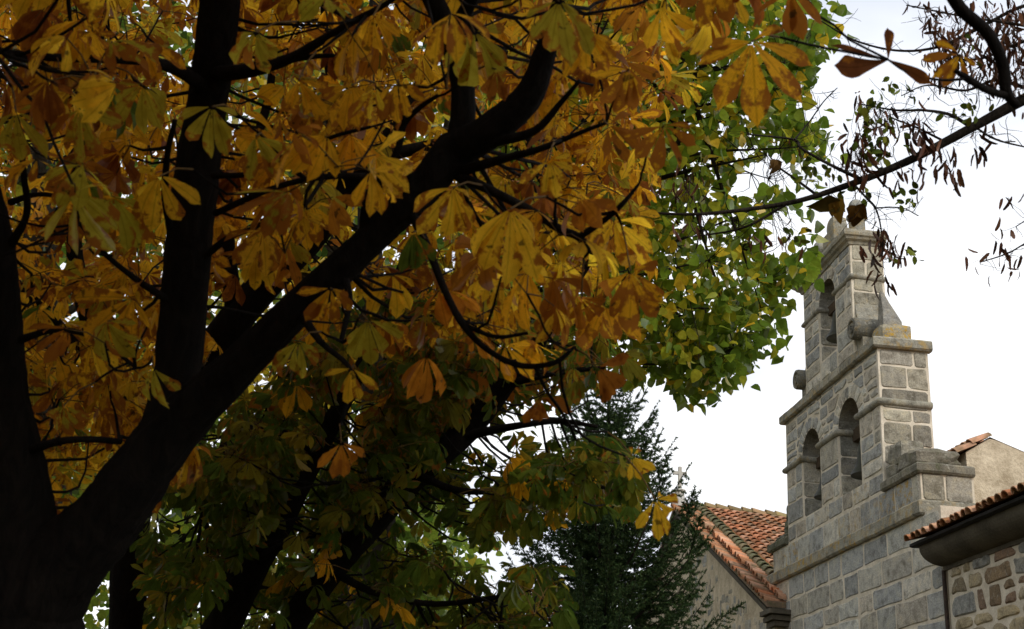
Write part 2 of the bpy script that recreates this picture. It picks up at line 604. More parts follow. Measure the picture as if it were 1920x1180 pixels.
def arch_wall(mb, fr, u0, u1, v0, v1, th, arches, mi=0):
    """wall slab th thick behind the frame plane, with round-headed openings (u0,u1,sill,spring)"""
    def quad(a, b, c, d):
        mb.add([a, b, c, d], [(0, 1, 2, 3)], mi, (0.3, 0.28, 0.23, 0))
    cuts = [(u0, None)]
    cols = []
    cur = u0
    for (a, b, sill, spr) in sorted(arches):
        cols.append((cur, a, None))
        seg = 14
        cu, r = (a + b) / 2, (b - a) / 2
        us = [cu - r * math.cos(math.pi * k / seg) for k in range(seg + 1)]
        for k in range(seg):
            va = spr + math.sqrt(max(0, r * r - (us[k] - cu) ** 2))
            vb = spr + math.sqrt(max(0, r * r - (us[k + 1] - cu) ** 2))
            cols.append((us[k], us[k + 1], (sill, va, vb)))
        quad(fr.p(a, sill), fr.p(a, sill, -th), fr.p(a, spr, -th), fr.p(a, spr))
        quad(fr.p(b, sill), fr.p(b, spr), fr.p(b, spr, -th), fr.p(b, sill, -th))
        cur = b
    cols.append((cur, u1, None))
    for a, b, o in cols:
        for h in (0, -th):
            if o is None:
                quad(fr.p(a, v0, h), fr.p(b, v0, h), fr.p(b, v1, h), fr.p(a, v1, h))
            else:
                if o[0] > v0:
                    quad(fr.p(a, v0, h), fr.p(b, v0, h), fr.p(b, o[0], h), fr.p(a, o[0], h))
                quad(fr.p(a, o[1], h), fr.p(b, o[2], h), fr.p(b, v1, h), fr.p(a, v1, h))
        if o is not None:
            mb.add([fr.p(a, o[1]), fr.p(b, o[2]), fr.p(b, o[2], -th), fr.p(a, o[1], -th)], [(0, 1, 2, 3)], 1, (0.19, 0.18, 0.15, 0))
            quad(fr.p(a, o[0]), fr.p(b, o[0]), fr.p(b, o[0], -th), fr.p(a, o[0], -th))
    quad(fr.p(u0, v0), fr.p(u0, v1), fr.p(u0, v1, -th), fr.p(u0, v0, -th))
    quad(fr.p(u1, v0), fr.p(u1, v0, -th), fr.p(u1, v1, -th), fr.p(u1, v1))
    quad(fr.p(u0, v1), fr.p(u1, v1), fr.p(u1, v1, -th), fr.p(u0, v1, -th))


def voussoirs(mb, fr, cu, cv, r, r2, k, pal=GREYS):
    for i in range(k):
        t0, t1 = math.pi * (i + 0.06) / k, math.pi * (i + 0.94) / k
        ro = r2 * random.uniform(0.93, 1.05)
        poly = [(cu - math.cos(t) * q, cv + math.sin(t) * q) for t, q in ((t0, r + 0.003), (t0, ro), (t1, ro), (t1, r + 0.003))]
        stone_poly(mb, fr, poly[::-1], 0.012, pal=pal)


def ledge(mb, path, prof, block=0.75, pal=GREYS, lichen=0.0, jit=0.006, mi=1):
    """moulding of profile (out, z) swept along an open path in plan; outward is to the right of travel"""
    pts, tang = [], []
    P = [np.array(p, float) for p in path]
    marks = []
    for i in range(len(P) - 1):
        L = np.linalg.norm(P[i + 1] - P[i])
        k = max(1, int(L / 0.16))
        for j in range(k):
            pts.append(P[i] + (P[i + 1] - P[i]) * j / k)
            marks.append(i if j else -1)
    pts.append(P[-1])
    d = [(P[i + 1] - P[i]) / np.linalg.norm(P[i + 1] - P[i]) for i in range(len(P) - 1)]
    offs = []
    seg = -1
    idx = 0
    for q, pnt in enumerate(pts):
        hit = [i for i in range(len(P)) if np.allclose(P[i], pnt)]
        if hit and 0 < hit[0] < len(P) - 1:
            n0, n1 = np.array([d[hit[0] - 1][1], -d[hit[0] - 1][0]]), np.array([d[hit[0]][1], -d[hit[0]][0]])
            nn = n0 + n1
            nn = nn / (nn @ n0)
            seg = hit[0]
        else:
            if hit:
                seg = min(hit[0], len(d) - 1)
            nn = np.array([d[seg][1], -d[seg][0]])
        offs.append(nn)
    m = len(prof)
    vs = []
    for pnt, nn in zip(pts, offs):
        jz, jo = random.uniform(-jit, jit), random.uniform(-jit, jit)
        for (o, z) in prof:
            q = pnt + nn * (o + (jo if o > 0.01 else 0))
            vs.append((q[0], q[1], z + jz))
    run = 0.0
    col = random.choice(pal)
    lim = block * random.uniform(0.6, 1.3)
    base = len(mb.v)
    mb.v.extend([tuple(map(float, v)) for v in vs])
    lc = lichen * random.uniform(0, 1)
    for i in range(len(pts) - 1):
        run += np.linalg.norm(pts[i + 1] - pts[i])
        if run > lim:
            run = 0
            lim = block * random.uniform(0.6, 1.3)
            k_ = random.uniform(0.85, 1.12)
            col = tuple(c * k_ for c in random.choice(pal))
            lc = lichen * random.uniform(0, 1)
        for j in range(m):
            a, b = base + i * m + j, base + i * m + (j + 1) % m
            mb.f.append([a, b, b + m, a + m])
            mb.m.append(mi)
            mb.c.append((*col, lc))
    for e in (0, len(pts) - 1):
        mb.f.append([base + e * m + j for j in range(m)])
        mb.m.append(mi)
        mb.c.append((*col, 0))


def flat_prof(z0, z1, out, r=0.03):
    return [(-0.05, z0), (out - r, z0), (out, z0 + r), (out, z1 - r), (out - r, z1), (-0.05, z1)]


def round_prof(z0, z1, out):
    zc, r = (z0 + z1) / 2, (z1 - z0) / 2
    return [(-0.05, z0)] + [(out - r + r * math.cos(t), zc + r * math.sin(t)) for t in np.linspace(-math.pi / 2, math.pi / 2, 8)] + [(-0.05, z1)]


# ------------------------------------------------------------------ bell gable
FX = 8.0                                   # facade plane
FAC = Frame((FX, 0, 0), (0, -1, 0), (0, 0, 1), (-1, 0, 0))      # u = -Y


def side(y, x0=FX):                        # wall face looking back at the viewer
    return Frame((x0, y, 0), (1, 0, 0), (0, 0, 1), (0, -1, 0))


BG = thing('bell_gable', 'grey granite bell gable with three arched openings, rising above the tiled roofs', 'bell gable', (8.4, 20.9, 0))
JAMB_SHADED = [(0.27, 0.255, 0.21), (0.31, 0.29, 0.23), (0.22, 0.215, 0.18), (0.34, 0.315, 0.25)]  # jamb stones, with the shade of the openings put into their colour
# base wall
mb = MB()
arch_wall(mb, FAC, -24.55, -16.76, 0.0, 5.84, 0.9, [])
courses(mb, FAC, -24.53, -16.78, 0.0, 3.2, 0.30, 0.40, 0.42, 0.95, gap=0.04, jit=0.016)
courses(mb, FAC, -24.53, -16.78, 3.2, 5.82, 0.31, 0.43, 0.55, 1.2, gap=0.045, jit=0.02)
mb.build('base_wall', [M_MORTAR, M_STONE], BG)
# lower stage : stub walls either side, body with two arches
mb = MB()
arch_wall(mb, FAC, -24.38, -17.36, 6.0, 6.50, 0.84, [])
arch_wall(mb, FAC, -23.42, -18.68, 6.5, 8.98, 0.88, [(-22.50, -21.52, 6.82, 7.95), (-20.58, -19.59, 6.80, 7.97)])
A1, A2 = (-22.01, 7.95, 0.49), (-20.085, 7.97, 0.495)
course(mb, FAC, -24.36, -17.38, 6.04, 6.48, 0.35, 0.8, lichen=0.9)
circ = [(A1[0], A1[1], A1[2] + 0.26), (A2[0], A2[1], A2[2] + 0.26)]
for a, b in ((-23.40, -22.52), (-21.50, -20.60), (-19.57, -18.70)):      # piers
    courses(mb, FAC, a, b, 6.84, 7.96, 0.22, 0.42, 0.40, 0.9, gap=0.032, jit=0.014)
course(mb, FAC, -23.40, -18.70, 6.51, 6.81, 0.4, 0.8, lichen=0.5)
courses(mb, FAC, -23.40, -18.70, 7.97, 8.96, 0.14, 0.27, 0.3, 0.75, circles=circ, gap=0.04, jit=0.02)
for c in (A1, A2):
    voussoirs(mb, FAC, c[0], c[1], c[2], c[2] + 0.24, 11, GREYS)
for yf in (22.50, 20.58):                                                # far jambs seen inside the arches
    courses(mb, side(yf), 0.01, 0.87, 6.83, 7.95, 0.28, 0.42, 0.4, 0.9, pal=JAMB_SHADED, gap=0.02)
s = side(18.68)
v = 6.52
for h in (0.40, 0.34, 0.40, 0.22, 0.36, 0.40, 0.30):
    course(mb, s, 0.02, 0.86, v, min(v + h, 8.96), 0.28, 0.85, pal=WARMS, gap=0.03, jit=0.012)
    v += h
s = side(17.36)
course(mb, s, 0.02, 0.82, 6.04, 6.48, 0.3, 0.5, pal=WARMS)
mb.build('lower_stage', [M_MORTAR, M_STONE], BG)
# upper stage with one arch, flaring at the foot
mb = MB()
arch_wall(mb, FAC, -22.15, -19.65, 9.14, 11.32, 0.62, [(-21.31, -20.46, 9.55, 10.66)])
A3 = (-20.885, 10.66, 0.425)
for a, b in ((-22.13, -21.33), (-20.44, -19.67)):
    courses(mb, FAC, a, b, 9.16, 10.66, 0.20, 0.38, 0.4, 0.8, gap=0.032, jit=0.014)
courses(mb, FAC, -22.13, -19.67, 10.67, 11.30, 0.16, 0.3, 0.3, 0.7, circles=[(A3[0], A3[1], A3[2] + 0.22)], gap=0.03)
course(mb, FAC, -21.3, -20.47, 9.17, 9.53, 0.4, 0.5)
voussoirs(mb, FAC, A3[0], A3[1], A3[2], A3[2] + 0.2, 9)
courses(mb, side(21.31), 0.01, 0.61, 9.56, 10.66, 0.26, 0.4, 0.4, 0.7, pal=JAMB_SHADED, gap=0.02)
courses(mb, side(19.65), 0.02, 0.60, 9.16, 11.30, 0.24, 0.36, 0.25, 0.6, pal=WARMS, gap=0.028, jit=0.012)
mb.build('upper_stage', [M_MORTAR, M_STONE], BG)

# mouldings
CORN = [(0.32, 0.305, 0.25), (0.28, 0.27, 0.22), (0.36, 0.335, 0.265), (0.30, 0.285, 0.23)]
mb = MB()
ledge(mb, [(8.9, 24.55), (FX, 24.55), (FX, 17.36), (8.86, 17.36)], flat_prof(5.82, 6.05, 0.09), 0.9, CORN, 1.1)
mb.build('base_ledge', M_STONE, BG).data.materials.append(M_STONE)
mb = MB()
ledge(mb, [(8.88, 23.42), (FX, 23.42), (FX, 18.68), (8.93, 18.68)], flat_prof(8.93, 9.12, 0.10), 0.8, CORN, 0.7)
mb.add([(8, 18.68, 9.11), (8.88, 18.68, 9.11), (8.88, 23.42, 9.11), (8, 23.42, 9.11)], [(0, 1, 2, 3)], 1, (0.25, 0.23, 0.18, 1))
mb.build('middle_cornice', [M_MORTAR, M_STONE], BG)
mb = MB()
ledge(mb, [(8.62, 22.15), (FX, 22.15), (FX, 19.65), (8.66, 19.65)],
      [(-0.05, 11.28), (0.03, 11.28), (0.05, 11.33), (0.10, 11.36), (0.12, 11.40), (0.15, 11.42), (0.16, 11.47), (0.15, 11.53), (-0.05, 11.55)], 0.8, CORN, 0.3)
mb.add([(8, 19.65, 11.545), (8.62, 19.65, 11.545), (8.62, 22.15, 11.545), (8, 22.15, 11.545)], [(0, 1, 2, 3)], 1, (0.25, 0.23, 0.18, 1))
mb.build('top_cornice', [M_MORTAR, M_STONE], BG)
# string courses at the springing of the arches, broken by the openings and returning into them
def string(path, z, out=0.07, h=0.13):
    mb = MB()
    ledge(mb, path, round_prof(z - h / 2, z + h / 2, out), 0.7, CORN, 0.3)
    mb.build('string_course', [M_MORTAR, M_STONE], BG, True)


string([(8.6, 23.42), (FX, 23.42), (FX, 22.50), (8.5, 22.50)], 7.97)
string([(8.5, 21.52), (FX, 21.52), (FX, 20.58), (8.5, 20.58)], 7.98)
string([(8.5, 19.59), (FX, 19.59), (FX, 18.68), (8.88, 18.68)], 7.99)
string([(8.6, 22.15), (FX, 22.15), (FX, 21.31), (8.5, 21.31)], 10.62, 0.055, 0.11)
string([(8.5, 20.46), (FX, 20.46), (FX, 19.65), (8.62, 19.65)], 10.64, 0.055, 0.11)


def rock(mb, c, size, col, lich=0.0, n=2, j=0.06, seed=0):
    """weathered block: subdivided box with rounded, wobbling faces"""
    rs = random.Random(seed)
    N = 4
    idx, vs, fs = {}, [], []

    def vid(i, j_, k):
        key = (i, j_, k)
        if key not in idx:
            p = np.array([i, j_, k], float) / N * 2 - 1
            q = p / (np.sum(np.abs(p) ** 7) ** (1 / 7))
            q = q * (1 + rs.uniform(-j, j))
            idx[key] = len(vs)
            vs.append((c[0] + q[0] * size[0] / 2, c[1] + q[1] * size[1] / 2, c[2] + q[2] * size[2] / 2))
        return idx[key]
    for a in range(N):
        for b in range(N):
            for e in (0, N):
                for ax in range(3):
                    def mk(p, q):
                        t = [p, q]
                        t.insert(ax, e)
                        return vid(*t)
                    fs.append((mk(a, b), mk(a + 1, b), mk(a + 1, b + 1), mk(a, b + 1)))
    mb.add(vs, fs, 0, (*col, lich))


# shoulder copings and weathered blocks at the foot of the body
mb = MB()
ledge(mb, [(FX, 18.68), (FX, 17.36), (8.84, 17.36)], flat_prof(6.46, 6.62, 0.08), 0.7, [(0.24, 0.22, 0.17), (0.20, 0.185, 0.145)], 0.7, mi=0)
mb.add([(8, 17.36, 6.61), (8.84, 17.36, 6.61), (8.84, 18.68, 6.61), (8, 18.68, 6.61)], [(0, 1, 2, 3)], 0, (0.15, 0.14, 0.11, 1))
rock(mb, (8.33, 17.78, 6.74), (0.74, 0.78, 0.30), (0.23, 0.21, 0.165), 0.4, seed=3)
rock(mb, (8.22, 18.42, 6.74), (0.46, 0.42, 0.30), (0.27, 0.25, 0.20), 0.3, seed=4)
rock(mb, (8.20, 18.24, 6.98), (0.42, 0.56, 0.38), (0.28, 0.26, 0.21), 0.3, seed=5)
mb.build('shoulder_coping', M_MOSSY, BG)
mb = MB()
ledge(mb, [(8.8, 24.5), (FX, 24.5), (FX, 23.44)], flat_prof(6.49, 6.66, 0.07), 0.5, [(0.13, 0.13, 0.09)], 1.6, mi=0)
rock(mb, (8.35, 23.9, 6.65), (0.75, 1.0, 0.20), (0.12, 0.12, 0.09), 1.0, seed=8)
rock(mb, (8.25, 23.62, 6.86), (0.45, 0.34, 0.32), (0.14, 0.14, 0.10), 0.8, seed=9)
rock(mb, (8.25, 23.58, 7.16), (0.40, 0.28, 0.36), (0.12, 0.125, 0.09), 1.0, seed=10)
mb.build('shoulder_coping', M_MOSSY, BG)


def scroll(sgn, yc, ye):
    """volute: concave flank sweeping out from the body to a roll carved as a spiral on its front"""
    mb = MB()
    zc, r = 9.56, 0.20
    x0, x1 = 7.90, 8.50
    # flank outline (y,z): down the body edge, out along the curve, to the roll
    o = []
    for t in np.linspace(0, 1, 12):
        ang = t * math.pi / 2
        o.append((ye + sgn * (0.30 * (1 - math.cos(ang))), 10.35 - 0.72 * math.sin(ang)))
    o += [(yc + sgn * 0.10, 9.5), (yc + sgn * 0.12, 9.13), (ye - sgn * 0.05, 9.13), (ye - sgn * 0.05, 10.35)]
    n = len(o)
    vs = [(8.04, *q) for q in o] + [(x1, *q) for q in o]
    fs = [tuple(range(n)), tuple(range(n, 2 * n))] + [(i, (i + 1) % n, n + (i + 1) % n, n + i) for i in range(n)]
    mb.add(vs, fs, 0, (0.30, 0.285, 0.235, 0.2))
    mb.lathe((0, yc, zc), [(r * 0.9, x1 + 0.02), (r, x1), (r, x0 + 0.02), (r * 0.93, x0 - 0.02), (r * 0.72, x0 - 0.025), (r * 0.62, x0 + 0.005), (r * 0.5, x0 + 0.005),
                           (r * 0.42, x0 - 0.025), (r * 0.26, x0 - 0.028), (r * 0.2, x0 - 0.0), (r * 0.12, x0 + 0.0), (r * 0.08, x0 - 0.03), (0.004, x0 - 0.032)], 22, 0, (0.17, 0.165, 0.14, 0.2), 'x')
    return mb.build('scroll', M_STONE, BG)


scroll(1, 22.40, 22.15)
scroll(-1, 19.47, 19.65)

# pinnacle on the near shoulder
mb = MB()
rock(mb, (8.42, 19.02, 9.27), (0.56, 0.50, 0.36), (0.36, 0.325, 0.24), 1.9, j=0.03, seed=21)
pr = [(0.17, 9.44, .02), (0.165, 9.53, .02), (0.12, 9.68, .0), (0.07, 9.90, -.05), (0.025, 10.12, -.09)]
vs, fs = [], []
for r_, z, dx_ in pr:
    vs += [(8.37 + dx_ + a * r_ * random.uniform(0.95, 1.05), 19.04 + b * r_ * random.uniform(0.95, 1.05), z) for a, b in ((-1, -1), (1, -1), (1, 1), (-1, 1))]
for i in range(len(pr) - 1):
    for k in range(4):
        a, b = 4 * i + k, 4 * i + (k + 1) % 4
        fs.append((a, b, b + 4, a + 4))
fs += [(0, 1, 2, 3), tuple(range(16, 20))]
mb.add(vs, fs, 0, (0.27, 0.26, 0.23, 0.1))
mb.build('pinnacle', M_STONE, BG)


# crest : ball finials on pedestals, stepped central block, rod
def ball(y, tall):
    mb = MB()
    zb = 12.26
    mb.lathe((8.31, y, 0), [(0.20, 11.54), (0.20, 11.62), (0.15, 11.66), (0.15, 11.96), (0.19, 12.0), (0.19, 12.05), (0.07, 12.08), (0.06, 12.13)], 14, 0, (0.27, 0.26, 0.22, 0.4))
    mb.lathe((8.31, y, zb), [(0.004, -0.14)] + [(0.14 * math.cos(t), 0.14 * math.sin(t)) for t in np.linspace(-1.4, 1.4, 12)] + [(0.004, 0.14)], 18, 0, (0.33, 0.33, 0.30, 0.1))
    o = mb.build('ball_finial', M_STONE, BG, False)
    return o


ball(21.93, 0)
bf = ball(20.02, 1)
mb = MB()
mb.tube([(8.31, 20.02, 12.38), (8.312, 20.02, 12.75)], [0.009, 0.007], 6)
mb.build('iron_rod', M_IRON, bf)
mb = MB()
mb.box((8.08, 20.62, 11.52), (8.54, 21.40, 11.86), 0, (0.27, 0.255, 0.20, 0.6), 0.012)
mb.box((8.13, 20.72, 11.85), (8.49, 21.30, 12.16), 0, (0.30, 0.28, 0.22, 0.5), 0.015)
rock(mb, (8.31, 21.02, 12.28), (0.30, 0.40, 0.34), (0.30, 0.285, 0.23), 0.5, j=0.05, seed=30)
mb.build('crest_block', M_STONE, BG)


# bells hanging in the openings
def bell(label, x, y, ztop, r):
    t = thing('bell', label, 'bell', (x, y, ztop), 'bronze bells in the bell gable')
    mb = MB()
    h = r * 2.0
    mb.lathe((x, y, ztop - h), [(r, 0.0), (r * 0.98, h * 0.06), (r * 0.80, h * 0.2), (r * 0.66, h * 0.42), (r * 0.58, h * 0.68), (r * 0.52, h * 0.85), (r * 0.36, h * 0.96), (0.02, h)], 24)
    mb.build('bell_body', M_BRONZE, t, True)
    mb = MB()
    mb.box((x - r * 0.35, y - r * 1.55, ztop + 0.0), (x + r * 0.35, y + r * 1.55, ztop + r * 0.6))
    mb.build('headstock', M_WOOD, t)
    mb = MB()
    mb.lathe((x, y, ztop - h), [(0.012, h * 0.9), (0.016, h * 0.2), (0.05, h * 0.02), (0.05, -h * 0.05), (0.012, -h * 0.12)], 10)
    mb.build('clapper', M_IRON, t)


bell('dark bronze bell in the left opening of the lower pair of arches', 8.38, 22.01, 7.80, 0.33)
bell('dark bronze bell in the right opening of the lower pair of arches', 8.38, 20.085, 7.82, 0.36)
bell('small dark bell inside the single topmost arch', 8.28, 20.885, 10.52, 0.30)


# ------------------------------------------------------------------ tiles
CLAY = [(0.62, 0.27, 0.14), (0.52, 0.20, 0.09), (0.68, 0.36, 0.22), (0.38, 0.17, 0.08), (0.60, 0.28, 0.14), (0.48, 0.25, 0.14), (0.32, 0.20, 0.12), (0.66, 0.37, 0.23)]


def tile(mb, fr, u, v, L, r, moss, lift=0.0, seg=6, col=None):
    col = col or random.choice(CLAY)
    w = random.uniform(0.68, 1.18)
    vs = []
    ju, jv = random.uniform(-0.018, 0.018), random.uniform(-0.04, 0.04)
    for k, (vv, rr, hh) in enumerate(((v + jv, r, 0.045), (v + jv + L, r * 0.80, 0.0))):
        for q in (1.0, 0.84):
            for i in range(seg + 1):
                a = math.pi * i / seg
                vs.append(fr.p(u + ju - math.cos(a) * rr * q, vv, hh + lift + math.sin(a) * rr * q))
    n = seg + 1
    fs = []
    for i in range(seg):
        fs.append((i, i + 1, 2 * n + i + 1, 2 * n + i))
        fs.append((n + i, 3 * n + i, 3 * n + i + 1, n + i + 1))
        fs.append((i, n + i, n + i + 1, i + 1))
    mb.add(vs, fs, 0, (col[0] * w, col[1] * w, col[2] * w, moss))


def tile_field(mb, fr, u0, u1, v0, v1, pitch=0.21, row=0.30, moss=lambda u, v: 0.5):
    nu = int((u1 - u0) / pitch)
    nv = int((v1 - v0) / row)
    for i in range(nu + 1):
        for j in range(nv):
            u, v = u0 + i * pitch, v0 + j * row
            tile(mb, fr, u, v, row * 1.2, pitch * 0.46, moss(u, v))
    # channel tiles under the covers
    for i in range(nu):
        u = u0 + (i + 0.5) * pitch
        for j in range(nv):
            v = v0 + j * row
            c = random.choice(CLAY)
            w = random.uniform(0.6, 0.9)
            vs = []
            for vv, hh in ((v + 0.02, 0.035), (v + row + 0.05, 0.002)):
                for a in (-1, -0.5, 0, 0.5, 1):
                    vs.append(fr.p(u + a * pitch * 0.5, vv, hh + 0.05 * a * a))
            mb.add(vs, [(k, k + 1, k + 6, k + 5) for k in range(4)], 0, (c[0] * w, c[1] * w, c[2] * w, moss(u, v)))


# ------------------------------------------------------------------ nave behind the gable
NV = thing('church_nave', 'plastered church nave with a mossy orange clay-tile roof, left of the bell gable', 'church', (12, 32, 0))
NA = rad(9)                                 # nave axis turned a little away
ndir = np.array([math.cos(NA), math.sin(NA), 0])          # along the ridge, away from the viewer's left
gdir = np.array([-0.03, -1.0, 0])         # down the near slope, in plan
APEX = np.array([8.05, 32.25, 9.15])
HALF, RISE = 8.70, 3.74
slope = math.hypot(HALF, RISE)
vdir = np.array([-gdir[0] * HALF, -gdir[1] * HALF, RISE]) / slope
nrm = np.cross(ndir, vdir)
nrm = nrm if nrm[2] > 0 else -nrm
EAVE = APEX + gdir * HALF - np.array([0, 0, RISE])
roofF = Frame(EAVE, ndir, vdir, nrm)
mb = MB()


def moss_n(u, v):
    b = 0.35 + 0.35 * math.sin(u * 1.3 + 0.4) * math.sin(v * 0.7)
    if v < 2.2:
        b += 0.3
    return min(1.0, max(0.05, b + random.uniform(-0.25, 0.3)))


tile_field(mb, roofF, 0.55, 9.0, 0.0, slope - 0.1, 0.23, 0.34, moss_n)
# verge: a mossy roll of cover tiles down the rake, then short tiles laid across it over the gable wall
vergeF = Frame(EAVE, vdir, -ndir, nrm)
for j in range(int(slope / 0.34)):
    tile(mb, roofF, 0.42, j * 0.34, 0.42, 0.14, 0.9, 0.03, col=random.choice(((.20, .20, .11), (.25, .22, .12), (.16, .17, .09), (.30, .24, .14))))
for j in range(int(slope / 0.215)):
    for q in (0.0, 0.30):
        vF = Frame(EAVE + ndir * (0.34 - q) - nrm * q * 0.28, vdir, ndir, nrm)
        tile(mb, vF, 0.1 + j * 0.215, -0.33, 0.36, 0.10, 0.15 if random.random() < 0.8 else 0.8, -0.01)
ridF = Frame(APEX + nrm * 0.02, nrm * 0 + gdir, ndir, np.array([0, 0, 1.0]))
for j in range(24):
    tile(mb, ridF, 0.0, 0.3 + j * 0.36, 0.45, 0.14, 0.6, -0.03, col=random.choice(((.34, .26, .12), (.28, .20, .10), (.38, .24, .13))))
# bedding under the tiles, both slopes
far = APEX - gdir * HALF - np.array([0, 0, RISE])
a, b, c_ = EAVE - nrm * 0.03, APEX - nrm * 0.03, far - np.array([0, 0, 0.03])
L9 = ndir * 9.2
off = -ndir * 0.22
mb.add([a + off, a + L9, b + L9, b + off, c_ + L9, c_ + off], [(0, 1, 2, 3), (3, 2, 4, 5)], 0, (0.30, 0.15, 0.09, 0.8))
dz = np.array([0, 0, -0.12])
mb.add([a + off, b + off, c_ + off, a + off + dz, b + off + dz, c_ + off + dz, a + L9 + dz, a + L9], [(0, 1, 4, 3), (1, 2, 5, 4), (0, 3, 6, 7)], 0, (0.24, 0.16, 0.11, 0.8))
roof = mb.build('roof', M_TILE, NV)
# walls
mb = MB()
g0, g1, gA = EAVE + gdir * -0.15 + np.array([0, 0, -0.17]), far + gdir * 0.15 + np.array([0, 0, -0.17]), APEX + np.array([0, 0, -0.19])
bot = lambda p: np.array([p[0], p[1], 0.0])
L = ndir * 9.0
mb.add([bot(g0), bot(g1), g1, gA, g0, bot(g0) + L, bot(g1) + L, g1 + L, gA + L, g0 + L],
       [(0, 1, 2, 3, 4), (5, 9, 8, 7, 6), (0, 4, 9, 5), (1, 6, 7, 2)], 0)
nfr = Frame(bot(g0), -gdir, (0, 0, 1), -ndir)
for k in range(1100):                       # stones showing through the worn render
    u, v = random.uniform(0.1, 12), random.uniform(0, 8.5)
    if u > 7.5 or v > 5.2 + u * RISE / HALF - 0.5:
        continue
    w, h = random.uniform(0.12, 0.36), random.uniform(0.1, 0.26)
    stone_poly(mb, nfr, [(u, v), (u + w, v + random.uniform(-0.03, 0.03)), (u + w * 0.95, v + h), (u + 0.02, v + h)], 0.004, 0.02,
               [(0.42, 0.385, 0.31), (0.36, 0.345, 0.30), (0.33, 0.33, 0.315), (0.46, 0.41, 0.32)])
v = 0.0
while v < 5.0:                              # corner quoins
    h = random.uniform(0.3, 0.42)
    course(mb, nfr, 0.0, random.choice((0.45, 0.7)), v, v + h, 0.4, 0.8, gap=0.02, fix=True)
    v += h
mb.build('gable_wall', [M_PLASTER, M_STONE], NV)
mb = MB()                                   # raking stone band under the verge and the stepped corbel at its foot
for (p, q) in ((g0, gA), (gA, g1)):
    d = q - p
    for t0, t1 in ((0, 1),):
        A_, B_ = p + d * t0 - ndir * 0.02, p + d * t1 - ndir * 0.02
        o_ = -ndir * 0.16
        z_ = np.array([0, 0, -0.16])
        mb.add([A_, B_, B_ + o_, A_ + o_, A_ + z_, B_ + z_, B_ + z_ + o_ * 0.6, A_ + z_ + o_ * 0.6],
               [(0, 1, 2, 3), (3, 2, 6, 7), (7, 6, 5, 4), (0, 3, 7, 4), (1, 5, 6, 2)], 0)
for k, (o_, zz) in enumerate(((0.24, -0.03), (0.17, -0.14), (0.10, -0.24))):
    c0 = g0 - gdir * 0.32 + np.array([0, 0, zz - 0.09])
    c1 = g0 + gdir * (0.15 + o_) + np.array([0, 0, zz])
    vs = []
    for p in (c0 - ndir * o_, c0 + ndir * 0.4, c1 + ndir * 0.4, c1 - ndir * o_):
        vs += [(p[0], p[1], c0[2]), (p[0], p[1], c1[2])]
    mb.add(vs, [(0, 1, 3, 2), (2, 3, 5, 4), (4, 5, 7, 6), (6, 7, 1, 0), (0, 2, 4, 6), (1, 7, 5, 3)], 0)
mb.build('cornice', M_COVE, NV)
# stone cross on the far apex
mb = MB()
cx, cy, cz = APEX + np.array([-0.05, 0.02, 0.05])
mb.lathe((cx, cy, cz), [(0.24, -0.1), (0.22, 0.10), (0.14, 0.16), (0.13, 0.30), (0.17, 0.33), (0.17, 0.37), (0.06, 0.42)], 10)
mb.box((cx - 0.045, cy - 0.045, cz + 0.4), (cx + 0.045, cy + 0.045, cz + 1.02))
mb.box((cx - 0.16, cy - 0.04, cz + 0.80), (cx + 0.16, cy + 0.04, cz + 0.885))
for q in (-0.17, 0.17):
    mb.box((cx + q - 0.015, cy - 0.05, cz + 0.785), (cx + q + 0.015, cy + 0.05, cz + 0.90))
mb.build('cross', M_WHITESTONE, NV)

# ------------------------------------------------------------------ wing on the right
WG = thing('church_wing', 'rubble-walled church wing with deep coved eaves and clay tiles, right of the bell gable', 'church wing', (9.5, 11, 0))
WY0, WY1 = 16.72, 5.0
mb = MB()
wx = FX + 0.02
WFR = Frame((wx, 0, 0), (0, -1, 0), (0, 0, 1), (-1, 0, 0))
mb.box((wx, WY1, 0), (13.0, WY0, 4.98))
v = 0.02
while v < 4.9:
    h = min(random.uniform(0.17, 0.34), 4.93 - v + 0.01)
    u = -WY0 + 0.06
    while u < -WY1 - 0.1:
        w = random.uniform(0.28, 0.78)
        J = lambda s=0.03: random.uniform(-s, s)
        parts = [(v, v + h)]
        if h > 0.24 and random.random() < 0.35:
            m_ = v + h * random.uniform(0.4, 0.65)
            parts = [(v, m_), (m_, v + h)]
        for (a_, b_) in parts:
            gu, gv = 0.045, 0.017
            k_ = min(0.3 * w, 0.16)
            stone_poly(mb, WFR, [(u + gu + J(), a_ + gv + J(.012)), (u + w * 0.5 + J(0.1), a_ + gv + J(.02)), (u + w - gu + J(), a_ + gv + J(.012)), (u + w - gu + J(0.04), (a_ + b_) / 2 + J(0.02)),
                                 (u + w - gu - abs(J(k_)), b_ - gv + J(.012)), (u + w * 0.5 + J(0.1), b_ - gv + J(.02)), (u + gu + abs(J(k_)), b_ - gv + J(.012)), (u + gu + J(0.04), (a_ + b_) / 2 + J(0.02))], 0.022, 0.02, RUBBLE)
        u += w
    v += h
mb.build('rubble_wall', [M_MORTAR, M_STONE], WG)
mb = MB()                                   # pale strip of mortar where wing and gable meet, with a drain pipe
mb.tube([(wx - 0.035, WY0 + 0.05, 0.0), (wx - 0.035, WY0 + 0.05, 4.9)], [0.03, 0.03], 8)
mb.build('joint_strip', M_IRON, WG)
mb = MB()                                   # coved cornice
cove = [(-0.03, 4.90), (0.03, 4.90), (0.035, 4.955)] + [(0.04 + 0.34 * math.sin(t) ** 1.0 * 0.98, 5.19 - 0.23 * math.cos(t)) for t in np.linspace(0.1, math.pi / 2, 9)] + [(0.39, 5.23), (-0.03, 5.23)]
